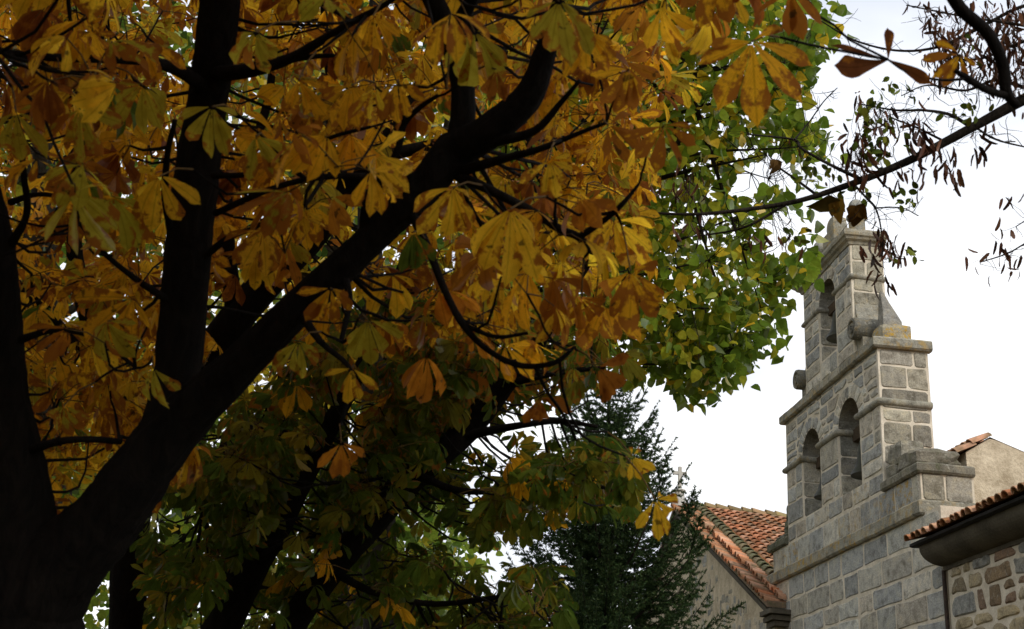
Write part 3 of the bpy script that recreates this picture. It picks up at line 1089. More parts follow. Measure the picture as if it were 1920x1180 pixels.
ledge(mb, [(wx, WY0 + 0.06), (wx, WY1)], cove, 1.4, [(0.2, 0.18, 0.14)], 0, 0.003, 0)
mb.build('cove_cornice', M_COVE, WG)
mb = MB()
ledge(mb, [(wx, WY0 + 0.16), (wx, WY1)], [(-0.05, 5.235), (0.43, 5.21), (0.47, 5.222), (0.47, 5.26), (0.43, 5.275), (-0.05, 5.48)], 3, [(0.2, 0.18, 0.14)], 0, 0.002, 0)
mb.build('eaves_board', M_BLACKWOOD, WG)
mb = MB()
wa = rad(22)
wF = Frame((wx - 0.52, WY0 + 0.02, 5.25), (0, -1, 0), (math.cos(wa), 0, math.sin(wa)), (-math.sin(wa), 0, math.cos(wa)))
tile_field(mb, wF, 0.0, WY0 - WY1, 0.0, 4.4, 0.19, 0.34, lambda u, v: random.uniform(0.2, 0.8))
p0, p1 = wF.p(0, 0.06, -0.01), wF.p(WY0 - WY1, 0.06, -0.01)
p2, p3 = wF.p(WY0 - WY1, 4.5, -0.01), wF.p(0, 4.5, -0.01)
mb.add([p0, p1, p2, p3], [(0, 1, 2, 3)], 0, (0.22, 0.1, 0.06, 0.7))
mb.build('tiled_roof', M_TILE, WG)

# small gabled turret of rough plaster behind the wing
TG = thing('stair_turret', 'small rough-plastered gable with a tiled edge, behind the right shoulder of the bell gable', 'gabled turret', (9.8, 18.5, 0))
mb = MB()
ty, tz = 17.62, 7.18
pts = [(8.885, 0), (8.885, 6.93), (9.28, tz), (9.42, tz - 0.02), (11.6, 6.40), (11.6, 0)]
n = len(pts)
mb.add([(x, ty, z) for x, z in pts] + [(x, ty + 2.5, z) for x, z in pts],
       [tuple(range(n)), tuple(range(n, 2 * n))] + [(i, (i + 1) % n, n + (i + 1) % n, n + i) for i in range(n)], 0)
mb.build('turret_wall', M_PLASTER, TG)
mb = MB()
for (xa, za, xb, zb) in ((8.74, 6.86, 9.32, 7.225), (11.65, 6.40, 9.30, 7.225)):
    d = np.array([xb - xa, 0, zb - za])
    L_ = np.linalg.norm(d)
    d /= L_
    nn = np.array([-d[2], 0, d[0]])
    nn = nn if nn[2] > 0 else -nn
    tf = Frame((xa, ty + 0.02, za), (0, 1, 0), d, nn)
    tile_field(mb, tf, 0.0 if xa < 9 else 0.42, 2.5, 0.0, L_ + 0.1, 0.21, 0.31, lambda u, v: random.uniform(0.1, 0.9))
    pa = [tf.p(-0.03, 0.03, -0.02), tf.p(2.5, 0.03, -0.02), tf.p(2.5, L_, -0.02), tf.p(-0.03, L_, -0.02)]
    mb.add(pa, [(0, 1, 2, 3)], 0, (0.3, 0.16, 0.08, 0.6))
mb.build('turret_roof', M_TILE, TG)


# ------------------------------------------------------------------ foliage helpers
def unit(a):
    a = np.asarray(a, float)
    return a / (np.linalg.norm(a, axis=-1, keepdims=True) + 1e-9)


ZUP = np.array([0.0, 0.0, 1.0])
T_CHEST = (np.array([0, .10, .26, .42, .56, .68, .78, .86, .93, 1.0]), np.array([.012, .032, .076, .122, .158, .176, .168, .120, .048, .002]))
T_HEART = (np.array([0, .10, .32, .62, .85, 1.0]), np.array([.10, .40, .47, .32, .13, .01]))
T_OVAL = (np.array([0, .22, .55, .85, 1.0]), np.array([.04, .24, .30, .18, .02]))
T_POD = (np.array([0, .2, .6, .9, 1.0]), np.array([.03, .115, .125, .08, .01]))


def blades(O, D, N, L, tpl, tint, droop=0.5, fold=0.25, serr=0.0, wid=1.0):
    """leaf blades: base O, direction D, normal N, length L, RGBA tint; each a folded drooping sheet"""
    n = len(O)
    v, w = tpl
    k = len(v)
    D = unit(D)
    S = unit(np.cross(D, N))
    N = np.cross(S, D)
    th = (np.broadcast_to(droop, (n,)) * RNG.uniform(0.1, 1.9, n))[:, None]
    th = np.where(np.abs(th) < 1e-3, 1e-3, th)
    x = np.sin(th * v) / th
    y = (1 - np.cos(th * v)) / th
    tw = RNG.normal(0, 0.42, n)[:, None] * v                     # twist
    base = O[:, None] + L[:, None, None] * (D[:, None] * x[..., None] - N[:, None] * y[..., None])
    nl = N[:, None] * np.cos(th * v)[..., None] + D[:, None] * np.sin(th * v)[..., None]
    sl = S[:, None] * np.cos(tw)[..., None] + nl * np.sin(tw)[..., None]
    nl2 = nl * np.cos(tw)[..., None] - S[:, None] * np.sin(tw)[..., None]
    ww = w[None] * (1 + serr * RNG.uniform(-1, 1, (n, k))) * np.broadcast_to(wid, (n,))[:, None]
    ww2 = w[None] * (1 + serr * RNG.uniform(-1, 1, (n, k))) * np.broadcast_to(wid, (n,))[:, None]
    fo = RNG.uniform(0.2, 1.8, n)[:, None] * fold
    cf, sf = np.cos(fo)[..., None], np.sin(fo)[..., None]
    l_ = base + L[:, None, None] * ww[..., None] * (-sl * cf + nl2 * sf)
    r_ = base + L[:, None, None] * ww2[..., None] * (sl * cf + nl2 * sf)
    V = np.stack([l_, base, r_], 2).reshape(-1, 3)
    i = np.arange(k - 1)
    q = np.stack([np.stack([3 * i, 3 * i + 1, 3 * i + 4, 3 * i + 3], 1), np.stack([3 * i + 1, 3 * i + 2, 3 * i + 5, 3 * i + 4], 1)], 1).reshape(-1, 4)
    F = (np.arange(n)[:, None, None] * (3 * k) + q[None]).reshape(-1, 4)
    un = w / w.max()
    luv = np.zeros((k, 3, 3))
    luv[:, 0, 0], luv[:, 2, 0] = -un, un
    luv[:, :, 1] = v[:, None]
    luv = np.broadcast_to(luv[None], (n, k, 3, 3)).reshape(-1, 3)
    T = np.broadcast_to(tint[:, None], (n, k * 3, 4)).reshape(-1, 4)
    return V, F, T, luv


class Crown:
    def __init__(s):
        s.parts = []
        s.nv = 0

    def add(s, V, F, T, luv):
        s.parts.append((V, F + s.nv, T, luv))
        s.nv += len(V)

    def build(s, name, mat, parent):
        V, F, T, U = (np.concatenate([p[i] for p in s.parts]) for i in range(4))
        return mesh_np(name, V, F, mat, parent, T, U)


def tubes(paths, mat, name, parent, sides=5):
    """many tapering twigs in one mesh; paths = list of (pts (k,3), radii (k,))"""
    Vs, Fs, o = [], [], 0
    for P, r in paths:
        V, f = tube_arrays(np.asarray(P, float), np.asarray(r, float), sides)
        Vs.append(V)
        Fs.extend([[i + o for i in q] for q in f])
        o += len(V)
    me = bpy.data.meshes.new(name)
    me.from_pydata(np.concatenate(Vs).tolist(), [], Fs)
    me.materials.append(mat)
    me.polygons.foreach_set('use_smooth', [True] * len(me.polygons))
    ob = bpy.data.objects.new(name, me)
    COL.objects.link(ob)
    ob.parent = parent
    ob.matrix_parent_inverse = Matrix.Translation(-Vector(parent.location))
    return ob


def twig(a, b, r0, r1, sag=0.08, k=6):
    t = np.linspace(0, 1, k)[:, None]
    d = np.linalg.norm(b - a)
    off = RNG.normal(0, 1, 3) * d * 0.07 - ZUP * sag * d
    P = a + (b - a) * t + off * (4 * t * (1 - t))
    P[1:-1] += RNG.normal(0, d * 0.012, (k - 2, 3))
    return P, np.linspace(r0, r1, k)


def in_poly(x, y, poly):
    c = np.zeros(len(x), bool)
    for i in range(len(poly)):
        (x0, y0), (x1, y1) = poly[i - 1], poly[i]
        m = ((y0 > y) != (y1 > y))
        with np.errstate(divide='ignore', invalid='ignore'):
            c ^= m & (x < (x1 - x0) * (y - y0) / (y1 - y0 + 1e-12) + x0)
    return c


def fill(polys, n, d0, d1, holes=()):
    """n points in the volume seen inside polygon(s), between depths d0 and d1"""
    P = np.array([p for q in polys for p in q])
    out = []
    got = 0
    while got < n:
        x = RNG.uniform(P[:, 0].min(), P[:, 0].max(), n)
        y = RNG.uniform(P[:, 1].min(), P[:, 1].max(), n)
        m = np.zeros(n, bool)
        for q in polys:
            m |= in_poly(x, y, q)
        for h in holes:
            m &= ~in_poly(x, y, h)
        d = (RNG.uniform(d0 ** 3, d1 ** 3, n)) ** (1 / 3) if d1 / d0 > 1.5 else RNG.uniform(d0, d1, n)
        pts = CAM_LOC + d[:, None] * (FWD + RIGHT * ((x - PW / 2) / FPX)[:, None] - UP * ((y - PH / 2) / FPX)[:, None])
        out.append(pts[m])
        got += m.sum()
    return np.concatenate(out)[:n]


YEL, GOLD, ORA, BRO, OLI, GRE = (.93, .59, .035), (.88, .47, .022), (.55, .22, .02), (.27, .085, .014), (.48, .40, .035), (.12, .18, .022)


def pick(cols, wts, n, var=0.15):
    w = np.array(wts, float)
    c = np.array(cols)[RNG.choice(len(cols), n, p=w / w.sum())]
    return c * (1 + RNG.uniform(-var, var, (n, 1))) * (1 + RNG.uniform(-0.06, 0.06, (n, 3)))


ANG = np.radians([0, 36, -36, 74, -74, 116, -116])
LEN = np.array([1.0, .95, .95, .78, .78, .52, .52])


def palms(crown, C, N, A, S, col, brown, droop=0.75, hang=0.45, nl=None):
    """palmate chestnut leaves: centre C, normal N, axis A of the middle leaflet, leaflet length S"""
    n = len(C)
    N = unit(N)
    A = unit(A - N * np.sum(A * N, 1, keepdims=True))
    B = np.cross(N, A)
    for k in range(7):
        keep = RNG.random(n) < ((0.97, .95, .95, .92, .92, .62, .62)[k])
        if nl is not None:
            keep = (k < nl)
        m = np.where(keep)[0]
        if not len(m):
            continue
        a = ANG[k] + RNG.normal(0, 0.10, len(m))
        D = A[m] * np.cos(a)[:, None] + B[m] * np.sin(a)[:, None]
        h = (hang * RNG.uniform(0.3, 1.7, len(m)))[:, None]
        D = unit(D - N[m] * h * 0.6 - ZUP * h * 0.75)
        L = S[m] * LEN[k] * RNG.uniform(0.88, 1.08, len(m))
        T = np.concatenate([col[m] * RNG.uniform(0.9, 1.1, (len(m), 1)), np.clip(brown[m] + RNG.normal(0, 0.10, len(m)), 0, 1)[:, None]], 1)
        Nn = N[m] + RNG.normal(0, 0.15, (len(m), 3))
        crown.add(*blades(C[m] + D * 0.008, D, Nn, L, T_CHEST, T, droop, 0.28, 0.09))


class Tree:
    def __init__(s, name, label, cat, base, bark, group=None):
        s.root = thing(name, label, cat, tuple(map(float, base)), group)
        s.wood = MB()
        s.bark = bark
        s.skel = []
        s.twigs = []

    def limb(s, rows, sides=12, rough=0.03, per=6):
        p = smooth_path(rows, per)
        s.wood.tube(p[:, :3], p[:, 3], sides, rough=rough)
        s.skel.append(p)
        return p

    def plimb(s, rows, **k):
        """rows (px, py, depth, radius in photo pixels)"""
        return s.limb([(*at(x, y, d), r * d / FPX) for x, y, d, r in rows], **k)

    def nearest(s, P):
        K = np.concatenate(s.skel)
        out = np.empty(len(P), int)
        for i in range(0, len(P), 400):
            d = np.linalg.norm(P[i:i + 400, None] - K[None, :, :3], axis=2)
            out[i:i + 400] = d.argmin(1)
        return K[out]

    def connect(s, P, maxd, r0=0.006, r1=0.002, frac=1.0):
        if not len(P):
            return
        K = s.nearest(P)
        d = np.linalg.norm(K[:, :3] - P, axis=1)
        for k, p, q in zip(K, P, d):
            if q < maxd and RNG.random() < frac:
                s.twigs.append(twig(k[:3], p, min(max(r0, q * 0.006), max(0.7 * k[3], 0.003)), r1))

    def done(s):
        for p, r in s.twigs:
            s.wood.tube(p, r, 5)
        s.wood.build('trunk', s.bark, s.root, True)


CLEAR = []
CLEAR_LIM = 0.9


def clear_of_limbs(C):
    """False for leaf positions that would hang right in front of the bare main limbs"""
    ok = np.ones(len(C), bool)
    if not CLEAR:
        return ok
    K = np.concatenate(CLEAR)
    kx, ky, kz = pix(K[:, :3])
    kr = K[:, 3] * FPX / kz
    x, y, z = pix(C)
    for i in range(len(C)):
        if z[i] < 0.3:
            continue
        q = np.hypot(kx - x[i], ky + 40 - y[i] - 0.0) - kr
        j = q.argmin()
        if z[i] < kz[j] + 0.25 and q[j] < CLEAR_LIM * 0.13 * FPX / z[i] and RNG.random() < 0.93:
            ok[i] = False
    return ok


def chest_clusters(tree, crown, P, per=(3, 5), size=(0.12, 0.19), cols=(YEL, GOLD, ORA, BRO, OLI, GRE), wts=(4, 4, 1.4, .9, 1.2, .4), face=0.35, brown=(0.1, 0.75), maxd=1.3, frac=1.0, pet=(0.09, 0.17), green_shade_below=None, within=None, holes=()):
    """clusters of palmate leaves at twig ends"""
    P = P[clear_of_limbs(P)]
    if within:
        x_, y_, z_ = pix(P)
        w_ = np.zeros(len(P), bool)
        for q_ in within:
            w_ |= in_poly(x_, y_, q_)
        for q_ in holes:
            w_ &= ~in_poly(x_, y_, q_)
        P = P[w_]
    n = len(P)
    tree.connect(P, maxd, 0.006, 0.003, frac)
    k = RNG.integers(per[0], per[1] + 1, n)
    I = np.repeat(np.arange(n), k)
    m = len(I)
    out = RNG.normal(0, 1, (m, 3))
    out[:, 2] = out[:, 2] * 0.5 + 0.1
    out = unit(out)
    pl = RNG.uniform(*pet, m)[:, None]
    C = P[I] + out * pl
    ok = clear_of_limbs(C)
    if within:
        x_, y_, z_ = pix(C)
        y_ = y_ + 0.06 * FPX / z_                                # blades hang below the stalk end
        w_ = np.zeros(m, bool)
        for q_ in within:
            w_ |= in_poly(x_, y_, q_)
        for q_ in holes:
            w_ &= ~in_poly(x_, y_, q_)
        ok &= w_
    C, I, out, m = C[ok], I[ok], out[ok], int(ok.sum())
    tocam = unit(CAM_LOC - C)
    N = unit(RNG.normal(0, 0.42, (m, 3)) + ZUP * 0.75 + tocam * face * RNG.uniform(-0.4, 1.5, (m, 1)))
    A = unit(out * np.array([1, 1, 0.2]) - ZUP * 0.55 + RNG.normal(0, 0.25, (m, 3)))
    S = RNG.uniform(*size, m)
    col = pick(cols, wts, m)
    if green_shade_below is not None:
        z0, z1, gc, gw = green_shade_below
        f = np.clip((z1 - C[:, 2]) / (z1 - z0), 0, 1) + RNG.normal(0, 0.18, m)
        col = np.where((f > 0.5)[:, None], pick(gc, gw, m), col)
    palms(crown, C, N, A, S, col, RNG.uniform(*brown, m))
    for c, i, a in zip(C, I, out):
        tree.pet.append((np.array([P[i], P[i] * 0.5 + c * 0.5 + ZUP * 0.01, c]), np.array([0.0022, 0.0018, 0.0016])))


# ------------------------------------------------------------------ chestnut in the foreground
g0 = at(-20, 1330, 3.5)
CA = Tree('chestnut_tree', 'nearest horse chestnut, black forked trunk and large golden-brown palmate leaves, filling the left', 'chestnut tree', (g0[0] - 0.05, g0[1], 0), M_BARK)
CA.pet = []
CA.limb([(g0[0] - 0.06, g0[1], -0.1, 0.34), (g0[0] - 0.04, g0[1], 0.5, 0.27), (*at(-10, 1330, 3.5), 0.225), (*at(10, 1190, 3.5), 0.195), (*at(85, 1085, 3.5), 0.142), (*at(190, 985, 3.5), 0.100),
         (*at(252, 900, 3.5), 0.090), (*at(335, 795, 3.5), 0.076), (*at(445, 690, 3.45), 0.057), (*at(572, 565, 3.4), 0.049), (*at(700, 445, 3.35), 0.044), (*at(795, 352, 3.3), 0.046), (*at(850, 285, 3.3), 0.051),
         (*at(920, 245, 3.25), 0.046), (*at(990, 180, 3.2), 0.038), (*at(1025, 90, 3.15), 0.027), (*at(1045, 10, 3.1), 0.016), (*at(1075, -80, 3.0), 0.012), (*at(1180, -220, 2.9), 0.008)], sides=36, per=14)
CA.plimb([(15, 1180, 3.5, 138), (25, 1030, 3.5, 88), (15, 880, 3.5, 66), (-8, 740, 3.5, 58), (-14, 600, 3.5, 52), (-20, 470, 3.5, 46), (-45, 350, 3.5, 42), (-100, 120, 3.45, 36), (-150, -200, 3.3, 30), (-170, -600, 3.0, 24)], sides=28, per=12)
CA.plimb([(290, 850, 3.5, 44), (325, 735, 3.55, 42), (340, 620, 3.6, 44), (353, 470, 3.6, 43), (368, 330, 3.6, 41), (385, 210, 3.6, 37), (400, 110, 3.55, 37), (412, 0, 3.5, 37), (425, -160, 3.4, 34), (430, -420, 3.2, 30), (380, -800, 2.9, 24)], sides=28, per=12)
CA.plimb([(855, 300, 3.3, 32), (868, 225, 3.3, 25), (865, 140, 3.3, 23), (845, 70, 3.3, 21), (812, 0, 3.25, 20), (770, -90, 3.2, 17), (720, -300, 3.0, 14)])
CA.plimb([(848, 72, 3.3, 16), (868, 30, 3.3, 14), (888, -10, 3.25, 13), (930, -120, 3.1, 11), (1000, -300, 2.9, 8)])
for rows in (
    [(880, 275, 3.3, 10), (950, 262, 3.2, 9), (1005, 244, 3.15, 8), (1050, 195, 3.1, 6), (1087, 151, 3.05, 4)],
    [(855, 325, 3.3, 11), (930, 302, 3.2, 9), (1010, 280, 3.1, 7), (1080, 252, 3.05, 5), (1137, 230, 3.0, 3.5)],
    [(860, 330, 3.3, 12), (930, 362, 3.2, 10), (1000, 398, 3.1, 9), (1050, 430, 3.05, 8), (1085, 445, 3.0, 8), (1105, 470, 3.0, 6), (1122, 474, 3.0, 4)],
    [(1085, 445, 3.0, 7), (1130, 415, 2.95, 6), (1165, 385, 2.9, 5), (1198, 345, 2.9, 3)],
    [(688, 430, 3.35, 16), (692, 380, 3.3, 14), (715, 335, 3.25, 9), (745, 285, 3.2, 7), (758, 232, 3.2, 6), (790, 200, 3.15, 5), (820, 180, 3.1, 4)],
    [(758, 232, 3.2, 5), (752, 205, 3.15, 4), (745, 178, 3.1, 3)],
    [(790, 330, 3.3, 9), (720, 332, 3.25, 7), (640, 330, 3.2, 6), (560, 340, 3.2, 6), (490, 362, 3.3, 6), (405, 400, 3.5, 7)],
    [(395, 140, 3.55, 17), (470, 132, 3.4, 14), (540, 112, 3.3, 11), (600, 78, 3.2, 9), (660, 42, 3.1, 7), (735, 0, 3.0, 5), (800, -60, 2.9, 4)],
    [(540, 112, 3.3, 7), (590, 106, 3.25, 5), (625, 104, 3.2, 4)],
    [(385, 165, 3.55, 14), (330, 130, 3.4, 12), (270, 115, 3.3, 9), (140, 110, 3.2, 8), (60, 105, 3.1, 7), (0, 95, 3.0, 6), (-120, 60, 2.9, 5)],
    [(318, 430, 3.55, 7), (310, 370, 3.45, 7), (314, 290, 3.35, 6), (328, 225, 3.3, 5)],
    [(310, 560, 3.55, 8), (250, 520, 3.4, 6), (190, 470, 3.3, 5), (150, 420, 3.2, 4)],
    [(30, 640, 3.5, 8), (110, 618, 3.4, 6), (190, 640, 3.3, 5), (255, 690, 3.2, 4)],
    [(40, 850, 3.5, 9), (110, 828, 3.4, 7), (180, 824, 3.4, 6), (225, 828, 3.5, 6)],
    [(400, 330, 3.5, 6), (460, 328, 3.4, 5), (500, 320, 3.35, 5), (545, 292, 3.3, 4), (620, 258, 3.25, 4), (695, 238, 3.2, 3)],
    [(385, 480, 3.5, 7), (430, 445, 3.4, 6), (470, 430, 3.35, 5), (520, 405, 3.3, 4)],
    [(20, 460, 3.5, 9), (50, 400, 3.4, 7), (45, 330, 3.35, 6), (40, 260, 3.3, 5)],
    [(20, 380, 3.5, 7), (70, 365, 3.4, 5), (130, 372, 3.3, 4)],
    [(770, 395, 3.3, 9), (805, 470, 3.2, 8), (835, 545, 3.15, 7), (868, 608, 3.1, 7), (913, 655, 3.1, 6), (976, 686, 3.05, 6), (1040, 680, 3.0, 5), (1078, 650, 3.0, 3)],
    [(868, 608, 3.1, 5), (930, 632, 3.1, 4), (990, 625, 3.1, 3)],
    [(640, 500, 3.4, 10), (655, 560, 3.3, 7), (640, 640, 3.2, 5)],
    [(560, 580, 3.4, 10), (600, 640, 3.25, 6), (660, 700, 3.2, 5), (640, 790, 3.15, 4)],
):
    CA.plimb(rows, sides=8, rough=0.06, per=5)
# limb reaching overhead to the right, ending in the twig by the locust bough
CA.limb([(*at(412, -60, 3.5), 0.055), (0.1, 2.6, 4.6, 0.05), (0.9, 2.3, 4.9, 0.042), (*at(1560, -420, 2.9), 0.03), (*at(1700, -190, 2.95), 0.022), (*at(1765, -50, 3.0), 0.017), (*at(1800, 15, 3.0), 0.0155), (*at(1852, 62, 3.0), 0.015),
         (*at(1880, 120, 3.0), 0.0145), (*at(1887, 172, 3.0), 0.014), (*at(1907, 200, 3.0), 0.009)], sides=9)
CA.plimb([(1887, 180, 3.0, 8), (1850, 168, 2.95, 7), (1815, 148, 2.9, 7), (1790, 132, 2.9, 4)], sides=8, rough=0.05)
CA.plimb([(1815, 148, 2.9, 3), (1760, 150, 2.85, 2.4), (1700, 135, 2.8, 2), (1665, 112, 2.8, 2)], sides=6)
CA.limb([(*at(430, -420, 3.2), 0.05), (-0.9, 1.2, 4.6, 0.04), (-1.4, -0.6, 4.9, 0.03), (-1.6, -2.0, 4.8, 0.015)])
CA.limb([(*at(-150, -200, 3.3), 0.045), (-2.6, 2.4, 4.3, 0.035), (-3.6, 1.6, 4.6, 0.02), (-4.6, 1.0, 4.5, 0.01)])
CA.limb([(*at(-170, -600, 3.0), 0.035), (-1.9, 0.6, 4.4, 0.03), (-2.6, -0.6, 4.5, 0.012)])
CA.limb([(*at(430, -420, 3.2), 0.04), (0.3, 1.0, 5.0, 0.03), (0.8, -0.2, 5.1, 0.012)])
CLEAR = CA.skel[:5]
crA = Crown()
A_POLY = [(-250, -250), (1330, -250), (1300, -40), (1190, 60), (1150, 160), (1110, 320), (1170, 420), (1210, 520), (1200, 600), (1080, 640), (960, 640), (800, 600), (700, 640), (560, 690), (420, 600), (330, 900), (60, 960), (-250, 900)]
P = fill([A_POLY], 300, 2.45, 4.6, [[(380, 560), (700, 400), (860, 200), (980, 100), (1040, 150), (900, 330), (760, 480), (500, 720), (400, 800)]])
chest_clusters(CA, crA, P, face=0.45, wts=(4.5, 4, 1.3, .8, .9, .2), size=(0.08, 0.15), brown=(0.05, 0.8))
# unseen rest of the crown overhead, widened behind and left to block light
q = RNG.uniform(-1, 1, (6500, 3))
q = q[np.linalg.norm(q, axis=1) < 1]
P = np.array([-2.6, -0.2, 5.4]) + q * np.array([4.6, 5.0, 2.6])
x, y, z = pix(P)
infr = (z > 0) & (x > -60) & (x < 1980) & (y > -60) & (y < 1240)
P = P[~infr & (np.linalg.norm(P - CAM_LOC, axis=1) > 1.9) & (P[:, 2] > 2.6) & (P[:, 0] < 1.0) & ~((P[:, 1] > 2.4) & (P[:, 0] > -1.8))]
P = P[:1700]
chest_clusters(CA, crA, P, size=(0.16, 0.23), maxd=1.2, frac=0.3)
P = np.concatenate([RNG.uniform((-7.5, -5.2, 0.9), (0.2, -2.6, 6.0), (330, 3)), RNG.uniform((-8.0, -2.5, 0.9), (-4.6, 6.5, 6.5), (300, 3))])  # leaf shell added out of view to cut low sky light
x, y, z = pix(P)
P = P[~((z > 0) & (x > -260) & (x < 2100))]
chest_clusters(CA, crA, P, size=(0.24, 0.32), maxd=1.2, frac=0.2)
# leaves that stand out in front, each on its own stalk : px, py, leaflet px, depth, direction of the middle leaflet, leaflets, colour, browning
FRONT = [
    (1410, 78, 182, 2.6, 84, 7, GOLD, .55), (1245, 236, 112, 2.8, 98, 6, GOLD, .85), (1182, 508, 140, 2.8, 88, 6, GOLD, .8), (957, 392, 178, 2.7, 88, 5, YEL, .35),
    (848, 352, 135, 2.8, 100, 6, YEL, .4), (1048, 2, 150, 2.5, 75, 7, OLI, .5), (398, 200, 112, 2.7, 105, 6, OLI, .3), (287, 690, 98, 3.0, 102, 5, OLI, .5),
    (202, 602, 120, 3.0, 95, 6, OLI, .5), (268, 160, 112, 2.9, 95, 7, OLI, .35), (150, 205, 125, 2.7, 90, 6, OLI, .55), (30, 210, 120, 2.7, 85, 6, OLI, .5), (480, 255, 118, 2.8, 60, 5, OLI, .5),
    (1185, 856, 62, 3.3, 30, 6, YEL, .35), (1228, 936, 92, 3.1, 55, 6, YEL, .5), (690, 600, 120, 3.0, 80, 5, OLI, .2), (775, 435, 105, 3.0, 92, 4, GRE, .2), (640, 830, 90, 3.0, 65, 5, ORA, .6),
    (1012, 745, 80, 3.2, 65, 5, BRO, .9), (1120, 690, 110, 3.0, 35, 4, BRO, .9), (1090, 560, 80, 3.0, 60, 5, ORA, .7), (560, 640, 100, 3.0, 110, 6, OLI, .5), (1100, 60, 110, 2.7, 100, 6, GOLD, .5), (1180, 130, 110, 2.8, 110, 5, GOLD, .7),
    (660, 160, 115, 2.9, 115, 7, GOLD, .5), (745, 155, 95, 3.0, 95, 6, GOLD, .6), (560, 150, 100, 2.9, 60, 6, GOLD, .5), (300, 330, 130, 2.9, 100, 7, YEL, .4), (250, 560, 150, 3.1, 160, 7, GOLD, .5), (480, 60, 110, 2.8, 130, 6, OLI, .5), (1140, 235, 95, 2.9, 20, 5, ORA, .8), (1030, 300, 100, 2.9, 70, 6, YEL, .5),
    (1480, -20, 120, 2.6, 70, 6, ORA, .9), (1340, -60, 130, 2.6, 100, 6, GOLD, .8), (1800, 102, 80, 2.9, 150, 6, GOLD, .75), (660, 690, 90, 3.1, 100, 5, YEL, .4), (120, 760, 80, 3.1, 95, 5, OLI, .6), (620, 540, 95, 3.1, 105, 6, GOLD, .6), (700, 30, 90, 2.9, 80, 6, GOLD, .5), (890, 60, 150, 2.9, 95, 6, OLI, .4), (930, 130, 70, 2.9, 95, 3, BRO, .8),
]
for (px, py, s_, d, ang, nl, col, br) in FRONT:
    c = at(px, py, d)
    t = rad(ang)
    ax = RIGHT * math.cos(t) - UP * math.sin(t)
    nn = -FWD + 0.25 * UP + RNG.normal(0, 0.14, 3)
    palms(crA, c[None], nn[None], ax[None], np.array([0.82 * s_ * d / FPX]), np.array([col]), np.array([br]), 0.45 if px > 1240 else 0.9, 0.12 if px > 1240 else 0.5, nl)
    a = RNG.uniform(0.10, 0.16)
    w_ = CA.nearest(c[None])[0][:3] - c
    e = c + unit(unit(w_) + FWD * 0.4 - ax * 0.3) * min(a, np.linalg.norm(w_) * 0.9)
    CA.pet.append((np.array([c, (c + e) / 2 + UP * 0.01, e]), np.array([0.0022, 0.0024, 0.003])))
    CA.connect(e[None], 2.0, 0.005, 0.003)
# the withered leaf against the sky, leaflets spread left, up and right
c = at(1665, 112, 2.8)
for ang, L_, dr, wd_ in ((187, 118, -0.5, 0.6), (160, 125, -0.5, 1.0), (272, 64, 0.2, 1.0), (28, 95, 0.5, 0.8)):
    t = rad(ang)
    ax = RIGHT * math.cos(t) - UP * math.sin(t)
    crA.add(*blades(c[None], ax[None], (-FWD + 0.5 * UP)[None], np.array([L_ * 2.8 / FPX]), T_CHEST, np.array([[.15, .05, .014, 0.2]]), dr, 0.4, 0.08, wd_))
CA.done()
crA.build('crown', M_CHESTNUT, CA.root)
tubes(CA.pet, M_PETIOLE, 'leaf_stalks', CA.root, 4)

# ------------------------------------------------------------------ second and third chestnuts behind it
LOWC, LOWW = ((.24, .22, .024), (.09, .14, .018), GOLD, (.34, .27, .024), ORA, (.14, .18, .02)), (1.6, 4.2, .4, 1.3, .06, 3.2)  # green lower leaves, darkened further to put shade into their colour
g0 = at(238, 1380, 6.4)
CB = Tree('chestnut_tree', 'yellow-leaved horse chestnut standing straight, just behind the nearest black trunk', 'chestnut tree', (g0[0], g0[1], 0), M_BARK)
CB.pet = []
CB.limb([(g0[0], g0[1], -0.1, 0.15), (*at(238, 1380, 6.4), 0.115), (*at(240, 1180, 6.4), 0.10), (*at(246, 1000, 6.4), 0.09), (*at(300, 800, 6.4), 0.09), (*at(440, 600, 6.3), 0.09), (*at(590, 430, 6.2), 0.088), (*at(640, 345, 6.2), 0.082), (*at(690, 300, 6.1), 0.05), (*at(780, 180, 6.0), 0.035), (*at(850, -60, 6.0), 0.02)], sides=12)
CB.plimb([(630, 350, 6.2, 14), (620, 270, 6.2, 10), (622, 200, 6.2, 9), (610, 60, 6.2, 7), (600, -80, 6.1, 5)])
CB.plimb([(265, 900, 6.4, 28), (200, 700, 6.2, 20), (140, 480, 6.1, 15), (160, 250, 6.0, 10), (200, 0, 6.0, 6)])
CB.plimb([(200, 700, 6.2, 12), (60, 560, 6.0, 9), (-100, 400, 6.0, 5)])
CB.plimb([(440, 600, 6.3, 18), (430, 400, 6.1, 12), (500, 200, 6.0, 8), (520, 0, 5.9, 5)])
CB.plimb([(690, 300, 6.1, 14), (850, 260, 6.0, 9), (1000, 200, 5.9, 6), (1100, 100, 5.8, 4)])
crB = Crown()
CLEAR = [CB.skel[0], CB.skel[1]]
CLEAR_LIM = 0.25
P = np.concatenate([fill([[(-300, -250), (640, -250), (640, 640), (500, 720), (300, 800), (250, 900), (-300, 950)]], 300, 4.8, 7.6),
                    fill([[(640, -250), (1280, -250), (1240, 100), (1180, 380), (1100, 520), (900, 620), (640, 640)]], 160, 4.8, 7.2)])
chest_clusters(CB, crB, P, per=(4, 6), size=(0.09, 0.165), wts=(5.5, 4, .8, .4, 1.0, .4), maxd=1.2, frac=0.5, brown=(0.05, 0.75))
